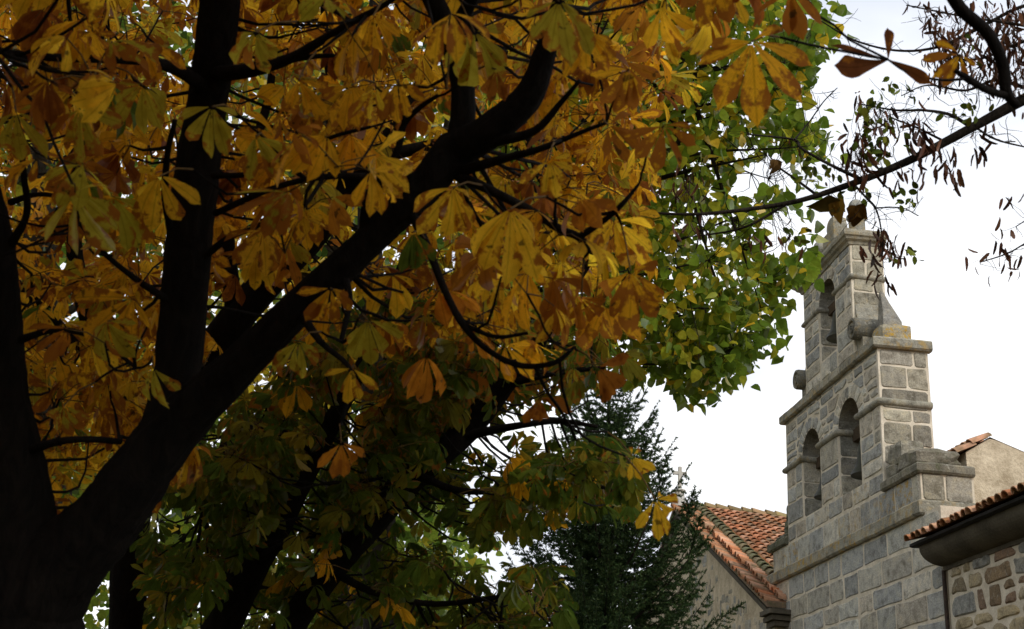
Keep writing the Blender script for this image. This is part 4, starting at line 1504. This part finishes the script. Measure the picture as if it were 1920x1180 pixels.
# unseen leaves added above and left of the frame to block sky light
P = fill([[(-2400, -2000), (250, -2000), (350, -250), (-250, -250), (-250, 1000), (-2400, 1000)]], 460, 3.4, 8.0)
chest_clusters(CB, crB, P, per=(4, 6), size=(0.16, 0.22), maxd=0.9, frac=0.5)
CB.done()
crB.build('crown', M_CHESTNUT, CB.root)
tubes(CB.pet, M_PETIOLE, 'leaf_stalks', CB.root, 3)

g0 = at(300, 1420, 6.0)
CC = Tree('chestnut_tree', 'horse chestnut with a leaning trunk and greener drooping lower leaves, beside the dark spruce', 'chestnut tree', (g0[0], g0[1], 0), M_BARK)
CC.pet = []
CC.limb([(g0[0] - 0.03, g0[1], -0.1, 0.14), (*at(300, 1420, 6.0), 0.11), (*at(400, 1210, 5.9), 0.092), (*at(470, 1065, 5.9), 0.085), (*at(530, 960, 5.9), 0.074), (*at(590, 850, 5.9), 0.056), (*at(640, 760, 5.8), 0.045), (*at(700, 640, 5.7), 0.03), (*at(760, 480, 5.6), 0.018)])
CC.plimb([(340, 1340, 5.95, 34), (480, 1260, 5.8, 32), (560, 1150, 5.7, 29), (640, 1045, 5.6, 27), (705, 975, 5.6, 25), (765, 912, 5.6, 21), (830, 850, 5.5, 24), (880, 800, 5.5, 26), (945, 722, 5.4, 21), (1005, 650, 5.3, 15), (1060, 560, 5.2, 10), (1120, 470, 5.1, 5)])
for rows in (
    [(690, 985, 5.6, 12), (725, 905, 5.5, 10), (765, 885, 5.4, 8), (850, 918, 5.3, 7), (930, 922, 5.2, 6), (1005, 914, 5.1, 5), (1090, 905, 5.0, 4), (1180, 930, 4.9, 3)],
    [(620, 1070, 5.6, 9), (700, 1110, 5.4, 7), (800, 1132, 5.3, 6), (900, 1125, 5.2, 5), (1010, 1105, 5.0, 3)],
    [(860, 820, 5.5, 10), (960, 800, 5.3, 7), (1050, 790, 5.2, 5), (1120, 800, 5.1, 3)],
    [(590, 850, 5.9, 10), (500, 800, 5.7, 7), (420, 820, 5.6, 4)],
    [(530, 960, 5.9, 10), (440, 930, 5.7, 7), (380, 960, 5.6, 4)],
    [(480, 1050, 5.9, 10), (560, 1010, 5.6, 6), (640, 1000, 5.5, 4)],
    [(945, 722, 5.4, 9), (1040, 700, 5.2, 6), (1130, 690, 5.1, 4)],
):
    CC.plimb(rows, sides=8, rough=0.05, per=5)
crC = Crown()
CLEAR = [CC.skel[0], CC.skel[1]]
CLEAR_LIM = 0.35
HOLES = [[(880, 822), (930, 812), (970, 850), (950, 872), (900, 862)], [(820, 1040), (880, 1025), (965, 1060), (955, 1085), (880, 1075)], [(790, 985), (850, 980), (855, 1020), (800, 1025)], [(290, 960), (370, 940), (380, 1030), (310, 1050)], [(870, 900), (890, 880), (900, 960), (870, 970)]]
C_TOP = [(560, 620), (800, 560), (1000, 600), (1150, 620), (1190, 700), (1120, 745), (1010, 780), (960, 800), (850, 830), (640, 820), (480, 800)]
C_MID = [(430, 760), (860, 800), (1040, 840), (1150, 830), (1200, 900), (1180, 985), (1050, 960), (960, 1010), (800, 960), (700, 1010), (560, 1120), (400, 1190), (340, 1100), (420, 900)]
C_LOW = [(600, 1040), (740, 1010), (900, 1090), (1000, 1050), (1060, 1110), (1100, 1260), (330, 1300), (460, 1120)]
C_LEFT = [(330, 840), (520, 740), (640, 800), (600, 930), (480, 1000), (400, 1190), (285, 1190), (275, 1060), (250, 1000)]
C_ALL = [C_TOP, C_MID, C_LOW, C_LEFT, [(640, 800), (1040, 840), (1040, 1000), (640, 1100)]]
GB = (3.4, 4.4, LOWC, LOWW)
P = fill([C_TOP], 150, 4.7, 6.6, HOLES)
chest_clusters(CC, crC, P, per=(4, 6), size=(0.09, 0.15), wts=(3.5, 3.5, .8, .5, 1.6, 1.0), maxd=1.1, frac=0.5, green_shade_below=GB, brown=(0.0, 0.6), within=C_ALL, holes=HOLES)
P = fill([C_MID], 280, 4.7, 6.8, HOLES)
chest_clusters(CC, crC, P, per=(3, 5), size=(0.08, 0.135), maxd=1.0, frac=0.5, green_shade_below=GB, brown=(0.0, 0.16), within=C_ALL, holes=HOLES)
P = fill([C_LEFT], 95, 4.7, 6.6, HOLES)
chest_clusters(CC, crC, P, per=(3, 5), size=(0.08, 0.135), maxd=1.0, frac=0.5, green_shade_below=GB, brown=(0.0, 0.16), within=C_ALL, holes=HOLES)
P = fill([C_LOW], 140, 4.6, 6.6, HOLES)
chest_clusters(CC, crC, P, per=(3, 5), size=(0.08, 0.135), maxd=1.0, frac=0.5, green_shade_below=GB, brown=(0.0, 0.16), within=C_ALL, holes=HOLES)
CC.done()
crC.build('crown', M_CHESTNUT, CC.root)
tubes(CC.pet, M_PETIOLE, 'leaf_stalks', CC.root, 3)


# ------------------------------------------------------------------ broad-leaved trees further back
def sprays(tree, crown, P, size, cols, wts, per=(6, 10), spread=0.22, tpl=T_HEART, maxd=2.0, frac=1.0, var=0.2, droop=0.4, hang=0.8, holes=()):
    tree.connect(P, maxd, 0.006, 0.0015, frac)
    n = len(P)
    k = RNG.integers(per[0], per[1] + 1, n)
    I = np.repeat(np.arange(n), k)
    m = len(I)
    O = P[I] + np.clip(RNG.normal(0, spread, (m, 3)), -1.6 * spread, 1.6 * spread) * np.array([1, 1, 0.8])
    if holes:
        x_, y_, z_ = pix(O)
        k_ = np.ones(m, bool)
        for q_ in holes:
            k_ &= ~in_poly(x_, y_ + 8, q_)
        O = O[k_]
        m = len(O)
    D = unit(RNG.normal(0, 1, (m, 3)) * np.array([1, 1, 0.6]) - ZUP * hang)
    N = unit(RNG.normal(0, 1, (m, 3)) + ZUP * 0.4)
    col = pick(cols, wts, m, var)
    T = np.concatenate([col, np.full((m, 1), 0.2)], 1)
    crown.add(*blades(O, D, N, RNG.uniform(*size, m), tpl, T, droop, 0.25))


def auto_limbs(tree, trunk, targets, lo=0.25, hi=0.85, r=0.03):
    for t in targets:
        k = int(len(trunk) * RNG.uniform(lo, hi))
        cand = trunk[:max(4, int(len(trunk) * hi))]
        ok = cand[cand[:, 2] < t[2] - 0.15 * np.linalg.norm(cand[:, :2] - t[:2], axis=1)]
        s_ = ok[-1] if len(ok) and RNG.random() < 0.7 else cand[min(k, len(cand) - 1)]
        d = np.linalg.norm(t - s_[:3])
        mid = s_[:3] + (t - s_[:3]) * 0.5 + ZUP * d * 0.08 + RNG.normal(0, d * 0.05, 3)
        r0 = min(r * (0.5 + d / 3), s_[3] * 0.8)
        tree.limb([(*s_[:3], r0), (*mid, r0 * 0.6), (*t, 0.004)], sides=7, rough=0.03)


PG, PG2, PY, PO = (.24, .34, .032), (.15, .24, .028), (.78, .56, .04), (.46, .46, .038)
g0 = at(620, 1350, 10.5)
PT = Tree('poplar_tree', 'tall green broad-leaved tree with some yellow heart-shaped leaves, between chestnut and sky', 'poplar tree', (g0[0], g0[1], 0), M_BARK2)
tr = PT.limb([(g0[0], g0[1], -0.1, 0.24), (*at(640, 1200, 10.5), 0.17), (*at(690, 960, 10.4), 0.15), (*at(800, 700, 10.3), 0.13), (*at(990, 420, 10.1), 0.10), (*at(1190, 60, 9.8), 0.075), (*at(1200, -300, 9.6), 0.05), (*at(1210, -700, 9.4), 0.02)])
P_IN = [(1000, -200), (1440, -200), (1470, 0), (1500, 40), (1480, 110), (1440, 180), (1430, 240), (1480, 255), (1440, 330), (1420, 400), (1440, 470), (1420, 560), (1390, 620), (1330, 660), (1300, 700), (1220, 700), (1140, 640), (900, 600), (880, 200)]
P_EDGE = [(1440, 480), (1520, 500), (1525, 525), (1460, 530), (1450, 610), (1425, 650), (1385, 705), (1300, 730), (1220, 700), (1330, 600), (1410, 560)]
P_EDGE2 = [(1450, 230), (1540, 245), (1560, 270), (1500, 300), (1440, 310)]
P_EDGE3 = [(1500, 0), (1545, 30), (1520, 110), (1480, 190), (1450, 220), (1440, 100)]
P_EDGE4 = [(1440, 330), (1500, 350), (1490, 420), (1510, 460), (1450, 470), (1430, 400)]
PH_ = [[(1316, 357), (1343, 357), (1343, 377), (1316, 377)], [(1365, 350), (1415, 300), (1470, 285), (1495, 330), (1450, 350), (1420, 372), (1380, 374)], [(1425, 405), (1500, 400), (1500, 440), (1475, 492), (1440, 475)], [(1290, 445), (1312, 440), (1310, 465), (1292, 462)], [(1455, 545), (1475, 550), (1450, 575)], [(1530, 430), (1720, 430), (1720, 720), (1490, 720), (1490, 560), (1530, 535)], [(1500, 560), (1500, 800), (1900, 800), (1900, 560)]]
auto_limbs(PT, tr, fill([P_IN], 30, 9.0, 11.0), 0.3, 0.9, 0.03)
auto_limbs(PT, tr, fill([P_EDGE, P_EDGE2, P_EDGE3, P_EDGE4], 16, 9.2, 10.4), 0.4, 0.85, 0.022)
PT.plimb([(1170, 300, 10.0, 12), (1250, 195, 9.7, 8), (1300, 145, 9.5, 6), (1350, 90, 9.4, 4)], sides=7)
crP = Crown()
COLSP = (PG, PG2, PY, PO)
sprays(PT, crP, fill([P_IN], 1180, 8.8, 11.6, PH_), (0.065, 0.115), COLSP, (4, 2.5, 1.2, 3.5), per=(6, 10), spread=0.13, maxd=1.2, holes=PH_)
sprays(PT, crP, fill([[(1000, -200), (1330, -200), (1250, 150), (1200, 420), (1290, 620), (1200, 690), (1050, 600)]], 230, 8.8, 10.6), (0.08, 0.13), COLSP, (1.5, .6, 4, 4), per=(6, 9), spread=0.14, maxd=1.2)
sprays(PT, crP, fill([P_EDGE], 115, 9.2, 10.8), (0.09, 0.13), COLSP, (4, 5, .5, 1.0), per=(5, 8), spread=0.11, holes=PH_)
sprays(PT, crP, fill([P_EDGE2], 28, 9.2, 10.8), (0.09, 0.13), COLSP, (4, 5, .5, 1.0), per=(5, 8), spread=0.10, holes=PH_)
sprays(PT, crP, fill([P_EDGE3], 60, 9.2, 10.8), (0.09, 0.13), COLSP, (4, 5, .6, 1.0), per=(5, 7), spread=0.12, holes=PH_)
sprays(PT, crP, fill([P_EDGE4], 24, 9.2, 10.8), (0.09, 0.13), COLSP, (4, 5, .6, 1.0), per=(5, 7), spread=0.11, holes=PH_)
sprays(PT, crP, at(1565, 22, 9.6)[None], (0.09, 0.12), COLSP, (4, 5, 0, 1), per=(5, 6), spread=0.06)
sprays(PT, crP, fill([[(860, -1300), (1420, -1300), (1450, -200), (820, -200)]], 70, 8.8, 11.2), (0.1, 0.14), COLSP, (4, 3, 1, 1.2), per=(6, 9), spread=0.25, maxd=1.0, frac=0.4)
PT.done()
crP.build('crown', M_LEAF, PT.root)

BGREEN, BLIME, BYEL = (.10, .17, .022), (.26, .34, .04), (.5, .42, .04)


def back_tree(kind, label, cat, px, d, top, polys, n, size, cols, wts, depth, group='trees behind the chestnuts', r=0.2, spread=0.3, per=(7, 11), sky_block=None):
    g_ = at(px, 1300, d)
    t = Tree(kind, label, cat, (g_[0], g_[1], 0), M_BARK2, group)
    tk = t.limb([(g_[0], g_[1], -0.1, r * 1.2), (g_[0] + 0.05, g_[1], g_[2], r), (*at(px + 10, 900, d), r * 0.8), (*at(px - 8, (900 + top) / 2, d), r * 0.55), (*at(px + 12, top, d), r * 0.12)])
    c = Crown()
    auto_limbs(t, tk, fill(polys, 16, *depth), 0.25, 0.85, r * 0.16)
    sprays(t, c, fill(polys, n, *depth), size, cols, wts, per=per, spread=spread, maxd=1.6, frac=0.6)
    if sky_block:  # large off-frame leaves added as occluders against the open sky
        sprays(t, c, fill([sky_block], 520, *depth), (0.22, 0.32), cols, wts, per=per, spread=0.35, maxd=0.8, frac=0.2)
    t.done()
    c.build('crown', M_LEAF, t.root)


back_tree('lime_tree', 'small-leaved green tree showing in the gaps left of the forked black trunk', 'lime tree', 90, 11.5, -200,
          [[(-300, -250), (480, -250), (500, 300), (420, 800), (300, 1000), (-300, 1100)]], 190, (0.09, 0.13), (BGREEN, BLIME, PY, (.05, .09, .015)), (4, 2, 1, 3), (10.5, 13.0), sky_block=[(-1700, -1300), (500, -1300), (450, -250), (-300, -250), (-300, 1200), (-1700, 1200)])
back_tree('lime_tree', 'small-leaved dark green tree showing in the gaps above the leaning chestnut limb', 'lime tree', 700, 12.5, -200,
          [[(420, -250), (1000, -250), (1000, 500), (900, 700), (560, 800), (440, 700)]], 110, (0.09, 0.13), (BGREEN, BLIME, PY, (.05, .09, .015)), (4, 2, 1, 3), (11.0, 14.0))
back_tree('plane_tree', 'tall golden-green tree far behind, filling the gaps between the two upright black stems', 'plane tree', 60, 26, -250,
          [[(-350, -350), (380, -350), (440, 200), (420, 650), (300, 900), (-350, 950)]], 620, (0.24, 0.34), (BYEL, (.40, .36, .04), BLIME, BGREEN), (3, 3, 2, 3), (24, 30), r=0.4, spread=0.6, per=(9, 14))
back_tree('plane_tree', 'tall yellow-green tree far behind, glimpsed through golden leaves above the main limb', 'plane tree', 620, 28, -250,
          [[(380, -350), (1080, -350), (1100, 300), (1000, 640), (800, 780), (560, 900), (420, 700)]], 640, (0.24, 0.34), ((.78, .58, .045), (.60, .48, .04), BLIME, BGREEN), (4, 3, 1.5, 1), (26, 32), r=0.4, spread=0.6, per=(9, 14))
back_tree('ash_tree', 'bright lime-green tree far behind, lit between the lower trunks at bottom left', 'ash tree', 330, 34, 700,
          [[(90, 820), (560, 760), (600, 1000), (560, 1240), (60, 1240)]], 420, (0.22, 0.32), (BLIME, (.22, .30, .04), BYEL, BGREEN), (4, 3, 1, 2), (30, 38), r=0.3, spread=0.55, per=(9, 14))
back_tree('ash_tree', 'pale green tree far behind, glimpsed through the gap left of the spruce', 'ash tree', 800, 36, 900,
          [[(640, 900), (800, 915), (870, 960), (900, 1010), (850, 1100), (900, 1240), (600, 1240)]], 260, (0.22, 0.32), (BLIME, (.22, .30, .04), BYEL, BGREEN), (4, 3, 1, 2), (32, 40), r=0.3, spread=0.5, per=(9, 14))

# ------------------------------------------------------------------ spruce in front of the nave
sp0 = at(1130, 1180, 13.5)
SPX, SPY, SPTOP = sp0[0], sp0[1], 6.25
SP = Tree('spruce_tree', 'dark bushy spruce with upturned needle shoots, in front of the tiled nave roof', 'spruce tree', (SPX, SPY, 0), M_BARK2)
SP.limb([(SPX, SPY, -0.1, 0.15), (SPX + 0.02, SPY, 2.0, 0.11), (SPX - 0.01, SPY, 4.2, 0.06), (SPX, SPY, SPTOP, 0.012)])
nO, nD, nL = [], [], []
sw = []


def shoot(a, b, r0, dens=230, lmin=0.022, lmax=0.036, k=7, lift=0.0):
    """needle-clad shoot from a to b, curving up by lift"""
    t = np.linspace(0, 1, k)[:, None]
    d = np.linalg.norm(b - a)
    Pm = a + (b - a) * t + ZUP * lift * d * (t ** 2 - t)
    sw.append((Pm, np.linspace(r0, 0.0015, k)))
    m = int(d * dens)
    u = RNG.uniform(0.06, 1.0, m)
    i = np.minimum((u * (k - 1)).astype(int), k - 2)
    f = (u * (k - 1) - i)[:, None]
    o = Pm[i] * (1 - f) + Pm[i + 1] * f
    ax = unit(Pm[i + 1] - Pm[i])
    q = RNG.normal(0, 1, (m, 3)) + ZUP * 0.35
    q = unit(q - ax * np.sum(q * ax, 1, keepdims=True))
    nO.append(o)
    nD.append(unit(q + ax * 0.75))
    nL.append(RNG.uniform(lmin, lmax, m))


z = 0.9
while z < SPTOP - 0.05:
    f = (SPTOP - z) / SPTOP
    R_ = 0.14 + 1.92 * f ** 0.85
    nb = 9 if f > 0.3 else 7
    if f < 0.08:
        nb = 4
    a0 = RNG.uniform(0, 6.28)
    for b in range(nb):
        a = a0 + 2 * math.pi * b / nb + RNG.normal(0, 0.2)
        L_ = R_ * RNG.uniform(0.72, 1.15)
        h = np.array([math.cos(a), math.sin(a), 0])
        s_ = np.array([SPX, SPY, z + RNG.uniform(-0.06, 0.06)])
        kk = 9
        t = np.linspace(0, 1, kk)
        up0 = 0.55 * (1 - f) + 0.0
        zz = L_ * (up0 * t - 0.42 * f * t * (1.25 - t) + 0.30 * t ** 3)
        B_ = s_ + h * (L_ * t)[:, None] + ZUP * zz[:, None]
        sw.append((B_, np.linspace(0.006 + 0.012 * f, 0.002, kk)))
        # tip shoot and side shoots
        tip = unit(B_[-1] - B_[-2])
        shoot(B_[-2], B_[-1] + tip * 0.10 + ZUP * 0.05, 0.003)
        sd = np.cross(ZUP, h)
        ns = max(3, int(L_ / 0.05))
        for j in range(ns):
            u = (j + 0.6) / ns
            i = min(int(u * (kk - 1)), kk - 2)
            o = B_[i] + (B_[i + 1] - B_[i]) * (u * (kk - 1) - i)
            for sg in (-1, 1):
                if RNG.random() < 0.12:
                    continue
                l_ = (0.10 + 0.34 * L_ * (1 - u) * 0.6) * RNG.uniform(0.6, 1.15)
                l_ = min(l_, 0.55)
                dd = unit(h * 0.75 + sd * sg * RNG.uniform(0.6, 1.0) + ZUP * (RNG.normal(-0.18, 0.22) + 0.25 * u))
                shoot(o, o + dd * l_, 0.002, dens=330, lmin=0.03, lmax=0.05, k=4, lift=0.25)
    z += RNG.uniform(0.12, 0.17)
# leading shoots against the sky
for (px, py, dx, dy) in ((1165, 770, -25, 120), (1215, 815, -30, 110), (1250, 855, -28, 110), (1304, 912, -24, 90), (1316, 960, -26, 90), (1100, 800, 10, 120), (1330, 1010, -50, 40)):
    d = RNG.uniform(13.0, 13.9)
    a, b = at(px + dx, py + dy, d), at(px, py, d)
    shoot(a, b, 0.006, dens=420, lmin=0.035, lmax=0.055, k=8)
    SP.skel.append(np.c_[np.array([a, b]), [0.01, 0.002]])
    ax = b - a
    L_ = np.linalg.norm(ax)
    for u in (0.25, 0.4, 0.55, 0.68, 0.8):
        for sg in (-1, 1):
            o = a + ax * u
            dd = unit(ax / L_ * 0.8 + RIGHT * sg * 0.7 + RNG.normal(0, 0.2, 3))
            shoot(o, o + dd * L_ * 0.42 * (1.05 - u), 0.003, dens=380, lmin=0.033, lmax=0.05, k=4)
    # down to the trunk
    s_ = np.array([SPX, SPY, max(1.0, a[2] - 0.75 * np.linalg.norm(a[:2] - [SPX, SPY]) - 0.1)])
    sw.append((np.array([s_, s_ * 0.4 + a * 0.6 - ZUP * 0.06, a]), np.array([0.02, 0.012, 0.006])))
# one long low bough reaching right
for (pa, pb, q0) in (((1260, 1230), (1398, 1130), 12.6), ((1240, 1290), (1370, 1175), 12.6)):
    a, b = at(*pa, q0), at(*pb, q0)
    shoot(a, b, 0.008, dens=300, k=8, lift=-0.1)
    ax = b - a
    L_ = np.linalg.norm(ax)
    for u in np.linspace(0.05, 0.92, 14):
        for sg in (-1, 1):
            o = a + ax * u
            dd = unit(ax / L_ * 0.8 + UP * sg * 0.6 + FWD * RNG.normal(0, 0.5))
            shoot(o, o + dd * 0.28 * (1.1 - u), 0.003, dens=240, k=4)
    s_ = np.array([SPX, SPY, 1.6])
    sw.append((np.array([s_, s_ * 0.5 + a * 0.5 - ZUP * 0.1, a]), np.array([0.03, 0.02, 0.008])))
O, D, L_ = np.concatenate(nO), np.concatenate(nD), np.concatenate(nL)
S = unit(np.cross(D, RNG.normal(0, 1, D.shape))) * 0.0062
m = len(O)
V = np.stack([O - S, O + S, O + D * L_[:, None]], 1).reshape(-1, 3)
F = np.arange(3 * m).reshape(-1, 3)
col = pick([(.045, .085, .032), (.07, .115, .040), (.030, .060, .024), (.10, .145, .052)], (3, 3, 2, 1), m)
T = np.repeat(np.concatenate([col, np.zeros((m, 1))], 1), 3, axis=0)
U = np.zeros((3 * m, 3))
SP.done()
mesh_np('foliage', V, F, M_NEEDLE, SP.root, T, U)
tubes(sw, M_BARK3, 'branches', SP.root, 4)

# ------------------------------------------------------------------ locust tree, trunk beyond the right edge
LD = 6.4
g0 = at(2560, 1300, LD)
LT = Tree('locust_tree', 'locust bough with dark seed pods and small oval leaflets, crossing the upper right sky', 'locust tree', (g0[0], g0[1], 0), M_BARK3)
LT.limb([(g0[0], g0[1], -0.1, 0.20), (*at(2560, 1200, LD), 0.17), (*at(2550, 700, LD), 0.14), (*at(2520, 200, LD), 0.12), (*at(2480, -200, LD), 0.10), (*at(2440, -700, LD), 0.05)])
LT.plimb([(2510, 60, LD, 26), (2300, 40, LD, 18), (2100, 95, LD, 14), (1990, 150, LD, 12), (1905, 195, LD, 10), (1800, 252, LD, 8.5), (1700, 303, LD, 7.5), (1610, 340, LD, 6.5), (1500, 376, LD, 5), (1400, 393, LD, 4), (1300, 402, LD, 3), (1200, 398, LD, 2)], sides=9, rough=0.05)
LB = [
    [(1617, 338, LD, 4), (1552, 307, LD, 3), (1502, 278, LD, 2.5), (1488, 262, LD, 2.2), (1400, 252, LD, 1.5)],
    [(1490, 262, LD, 1.8), (1520, 225, LD, 1.4), (1545, 190, LD, 1.2), (1570, 165, LD, .9)],
    [(1530, 365, LD, 3), (1490, 335, LD, 2.4), (1462, 315, LD, 1.8), (1440, 290, LD, 1.2)],
    [(1475, 383, LD, 3), (1400, 425, LD, 2.4), (1330, 440, LD, 1.6), (1280, 445, LD, 1)],
    [(1823, 240, LD, 4), (1780, 215, LD, 3), (1730, 207, LD, 2.4), (1680, 207, LD, 2), (1610, 195, LD, 1.2)],
    [(1770, 265, LD, 2.4), (1720, 240, LD, 2), (1670, 220, LD, 1.4), (1650, 205, LD, 1)],
    [(2300, 40, LD, 8), (2080, -20, LD, 5), (1930, 8, LD, 4), (1840, 50, LD, 3.4), (1760, 88, LD, 2.8), (1680, 95, LD, 2.2), (1600, 75, LD, 1.7), (1540, 40, LD, 1.2)],
    [(2100, 95, LD, 6), (1980, 60, LD, 4), (1900, 45, LD, 3), (1800, 30, LD, 2), (1700, 10, LD, 1.4)],
    [(2050, 120, LD, 5), (1960, 75, LD, 4), (1900, 85, LD, 3), (1840, 110, LD, 2.2), (1760, 110, LD, 1.5)],
    [(1990, 150, LD, 5), (1930, 165, LD, 4), (1870, 150, LD, 3), (1810, 170, LD, 2.2), (1740, 160, LD, 1.5), (1690, 180, LD, 1)],
    [(1830, 240, LD, 2.4), (1868, 262, LD, 2), (1930, 278, LD, 1.3)],
    [(1600, 345, LD, 2.6), (1625, 372, LD, 2.2), (1642, 392, LD, 2), (1652, 430, LD, 1.5), (1656, 500, LD, 1)],
    [(1640, 390, LD, 1.5), (1690, 390, LD, 1.2), (1722, 405, LD, .9)],
    [(2300, 300, LD, 4), (2060, 400, LD, 2.6), (1940, 448, LD, 1.8), (1890, 475, LD, 1.4), (1838, 492, LD, .9)],
    [(2060, 400, LD, 2), (1960, 395, LD, 1.4), (1905, 425, LD, 1)],
    [(2510, 130, LD, 10), (2300, 300, LD, 5), (2150, 400, LD, 3)],
]
for rows in LB:
    LT.plimb([(x, y, d + RNG.normal(0, 0.12), max(r, 1.0)) for x, y, d, r in rows], sides=6, rough=0.05, per=5)
# fine zig-zag twigs off every branch
fine = []
for p in LT.skel[2:]:
    for i in range(2, len(p) - 1):
        if RNG.random() < 0.75:
            L_ = RNG.uniform(0.06, 0.24)
            e = p[i, :3] + unit(RNG.normal(0, 1, 3) * np.array([1, .6, .8])) * L_
            fine.append(e)
            LT.twigs.append(twig(p[i, :3], e, 0.0022, 0.0009, RNG.uniform(-0.15, 0.2), 7))
            for s_ in range(2):
                if RNG.random() < 0.6:
                    o = p[i, :3] * 0.5 + e * 0.5
                    e2 = o + unit(RNG.normal(0, 1, 3)) * L_ * 0.5
                    fine.append(e2)
                    LT.twigs.append(twig(o, e2, 0.0014, 0.0008, 0.0, 5))
crL = Crown()
PODC = [(.075, .034, .020), (.11, .050, .028), (.045, .023, .015), (.15, .07, .036)]


def pods(P, per, size, spread=0.035):
    n = len(P)
    I = np.repeat(np.arange(n), RNG.integers(per[0], per[1] + 1, n))
    m = len(I)
    O = P[I] + RNG.normal(0, spread, (m, 3))
    D = unit(RNG.normal(0, 0.38, (m, 3)) - ZUP)
    col = np.concatenate([pick(PODC, (3, 3, 2, 1.2), m), np.zeros((m, 1))], 1)
    crL.add(*blades(O, D, RNG.normal(0, 1, (m, 3)), RNG.uniform(*size, m), T_POD, col, 0.5, 0.5, 0.1))


def podline(pts, n, per, size=(0.05, 0.09), sp=10):
    k = RNG.integers(0, len(pts), n)
    P = np.array([at(pts[i][0] + RNG.normal(0, sp), pts[i][1] + RNG.normal(0, sp), LD + RNG.normal(0, 0.12)) for i in k])
    LT.connect(P, 0.7, 0.0016, 0.0008)
    pods(P, per, size)


podline([(1755, 30), (1780, 60), (1850, 20), (1900, 20), (1890, 60), (1850, 85), (1910, 90), (1800, 90), (1780, 110), (1905, 130), (1850, 120), (1830, 50), (1870, 150), (1910, 160), (1760, 130)], 240, (1, 3), (0.045, 0.085), 16)
podline([(1660, 220), (1680, 235), (1700, 225), (1720, 240), (1650, 240), (1620, 250), (1600, 270), (1595, 260)], 26, (2, 4), (0.05, 0.09), 10)
podline([(1735, 235), (1745, 255), (1725, 260)], 6, (3, 5), (0.08, 0.12), 6)
podline([(1755, 285), (1778, 310), (1775, 300)], 4, (4, 6), (0.08, 0.11), 4)
podline([(1835, 265)], 1, (3, 4), (0.09, 0.12), 2)
podline([(1640, 265), (1630, 290), (1600, 300), (1620, 320)], 10, (3, 4), (0.07, 0.11), 7)
podline([(1655, 430), (1658, 455), (1650, 480), (1662, 500), (1656, 520)], 9, (3, 5), (0.07, 0.11), 4)
podline([(1680, 465), (1690, 480), (1615, 465)], 4, (2, 4), (0.06, 0.09), 5)
podline([(1700, 325), (1715, 320), (1670, 330)], 4, (3, 4), (0.06, 0.09), 4)
podline([(1440, 425), (1470, 440), (1420, 450)], 8, (2, 4), (0.05, 0.08), 8)
podline([(1540, 300), (1500, 290), (1560, 330)], 5, (1, 2), (0.03, 0.06), 10)
podline([(1880, 440), (1895, 460), (1910, 435), (1900, 380), (1905, 440)], 7, (2, 3), (0.06, 0.09), 6)
podline([(1838, 485), (1862, 505), (1880, 510), (1835, 490)], 6, (2, 3), (0.05, 0.08), 4)
podline([(1280, 350), (1300, 330), (1230, 360), (1330, 400), (1260, 420), (1300, 440)], 16, (2, 4), (0.05, 0.09), 16)
podline([(1800, 270), (1830, 285), (1850, 260)], 3, (2, 3), (0.06, 0.09), 5)
podline([(1745, 15), (1665, 190), (1600, 190), (1610, 195)], 6, (1, 3), (0.05, 0.08), 6)


def leaflets(pts, n, sp, size=(0.04, 0.06), cols=((.11, .15, .02), (.17, .19, .025), (.075, .11, .02)), wts=(3, 2, 2)):
    k = RNG.integers(0, len(pts), n)
    P = np.array([at(pts[i][0] + RNG.normal(0, sp), pts[i][1] + RNG.normal(0, sp), LD + RNG.normal(0, 0.1)) for i in k])
    LT.connect(P, 0.5, 0.0012, 0.0007)
    I = np.repeat(np.arange(n), RNG.integers(2, 5, n))
    m = len(I)
    O = P[I] + RNG.normal(0, 0.03, (m, 3))
    D = unit(RNG.normal(0, 0.8, (m, 3)) - ZUP * 0.8)
    col = np.concatenate([pick(cols, wts, m), np.zeros((m, 1))], 1)
    crL.add(*blades(O, D, RNG.normal(0, 1, (m, 3)) - FWD, RNG.uniform(*size, m), T_OVAL, col, 0.3, 0.2))


leaflets([(1640, 180), (1660, 175), (1680, 165), (1700, 180), (1630, 205), (1650, 210), (1620, 215), (1720, 180)], 13, 7)
leaflets([(1650, 240), (1665, 250), (1670, 260), (1600, 285), (1610, 270)], 9, 7)
leaflets([(1635, 270), (1645, 285), (1655, 295), (1665, 300)], 7, 6)
leaflets([(1680, 355), (1690, 362), (1710, 375), (1585, 365), (1570, 355), (1610, 358)], 7, 5)
leaflets([(1690, 470), (1700, 480), (1710, 480)], 3, 4)
leaflets([(1830, 170), (1860, 160), (1790, 195), (1810, 205), (1850, 195), (1820, 100)], 9, 9)
leaflets([(1540, 320), (1520, 330), (1555, 340), (1500, 420), (1480, 440)], 9, 10)
# two limp dead leaves lodged on the bough
for (px, py, s_, ang, nl, col) in ((1575, 378, 78, 165, 1, (.07, .05, .012)), (1566, 376, 58, 75, 3, (.16, .09, .014)), (1605, 386, 62, 82, 3, (.11, .055, .012)), (1455, 300, 40, 95, 3, (.15, .085, .03))):
    t = rad(ang)
    ax = RIGHT * math.cos(t) - UP * math.sin(t)
    c = at(px, py, LD - 0.1)
    LT.connect(c[None], 0.6, 0.0016, 0.001)
    for k in range(nl):
        a = t + (0, 0.55, -0.55)[k]
        dd = RIGHT * math.cos(a) - UP * math.sin(a)
        crL.add(*blades(c[None], dd[None], (-FWD + RNG.normal(0, 0.3, 3))[None], np.array([0.8 * s_ * LD / FPX * (1, .7, .7)[k]]), T_HEART, np.array([[*col, 0.2]]), 0.7, 0.5, 0.3, 0.7))
crL2 = crL
LT.done()
crL2.build('foliage', M_POD, LT.root)  # seed pods, leaflets and dead leaves together in one mesh
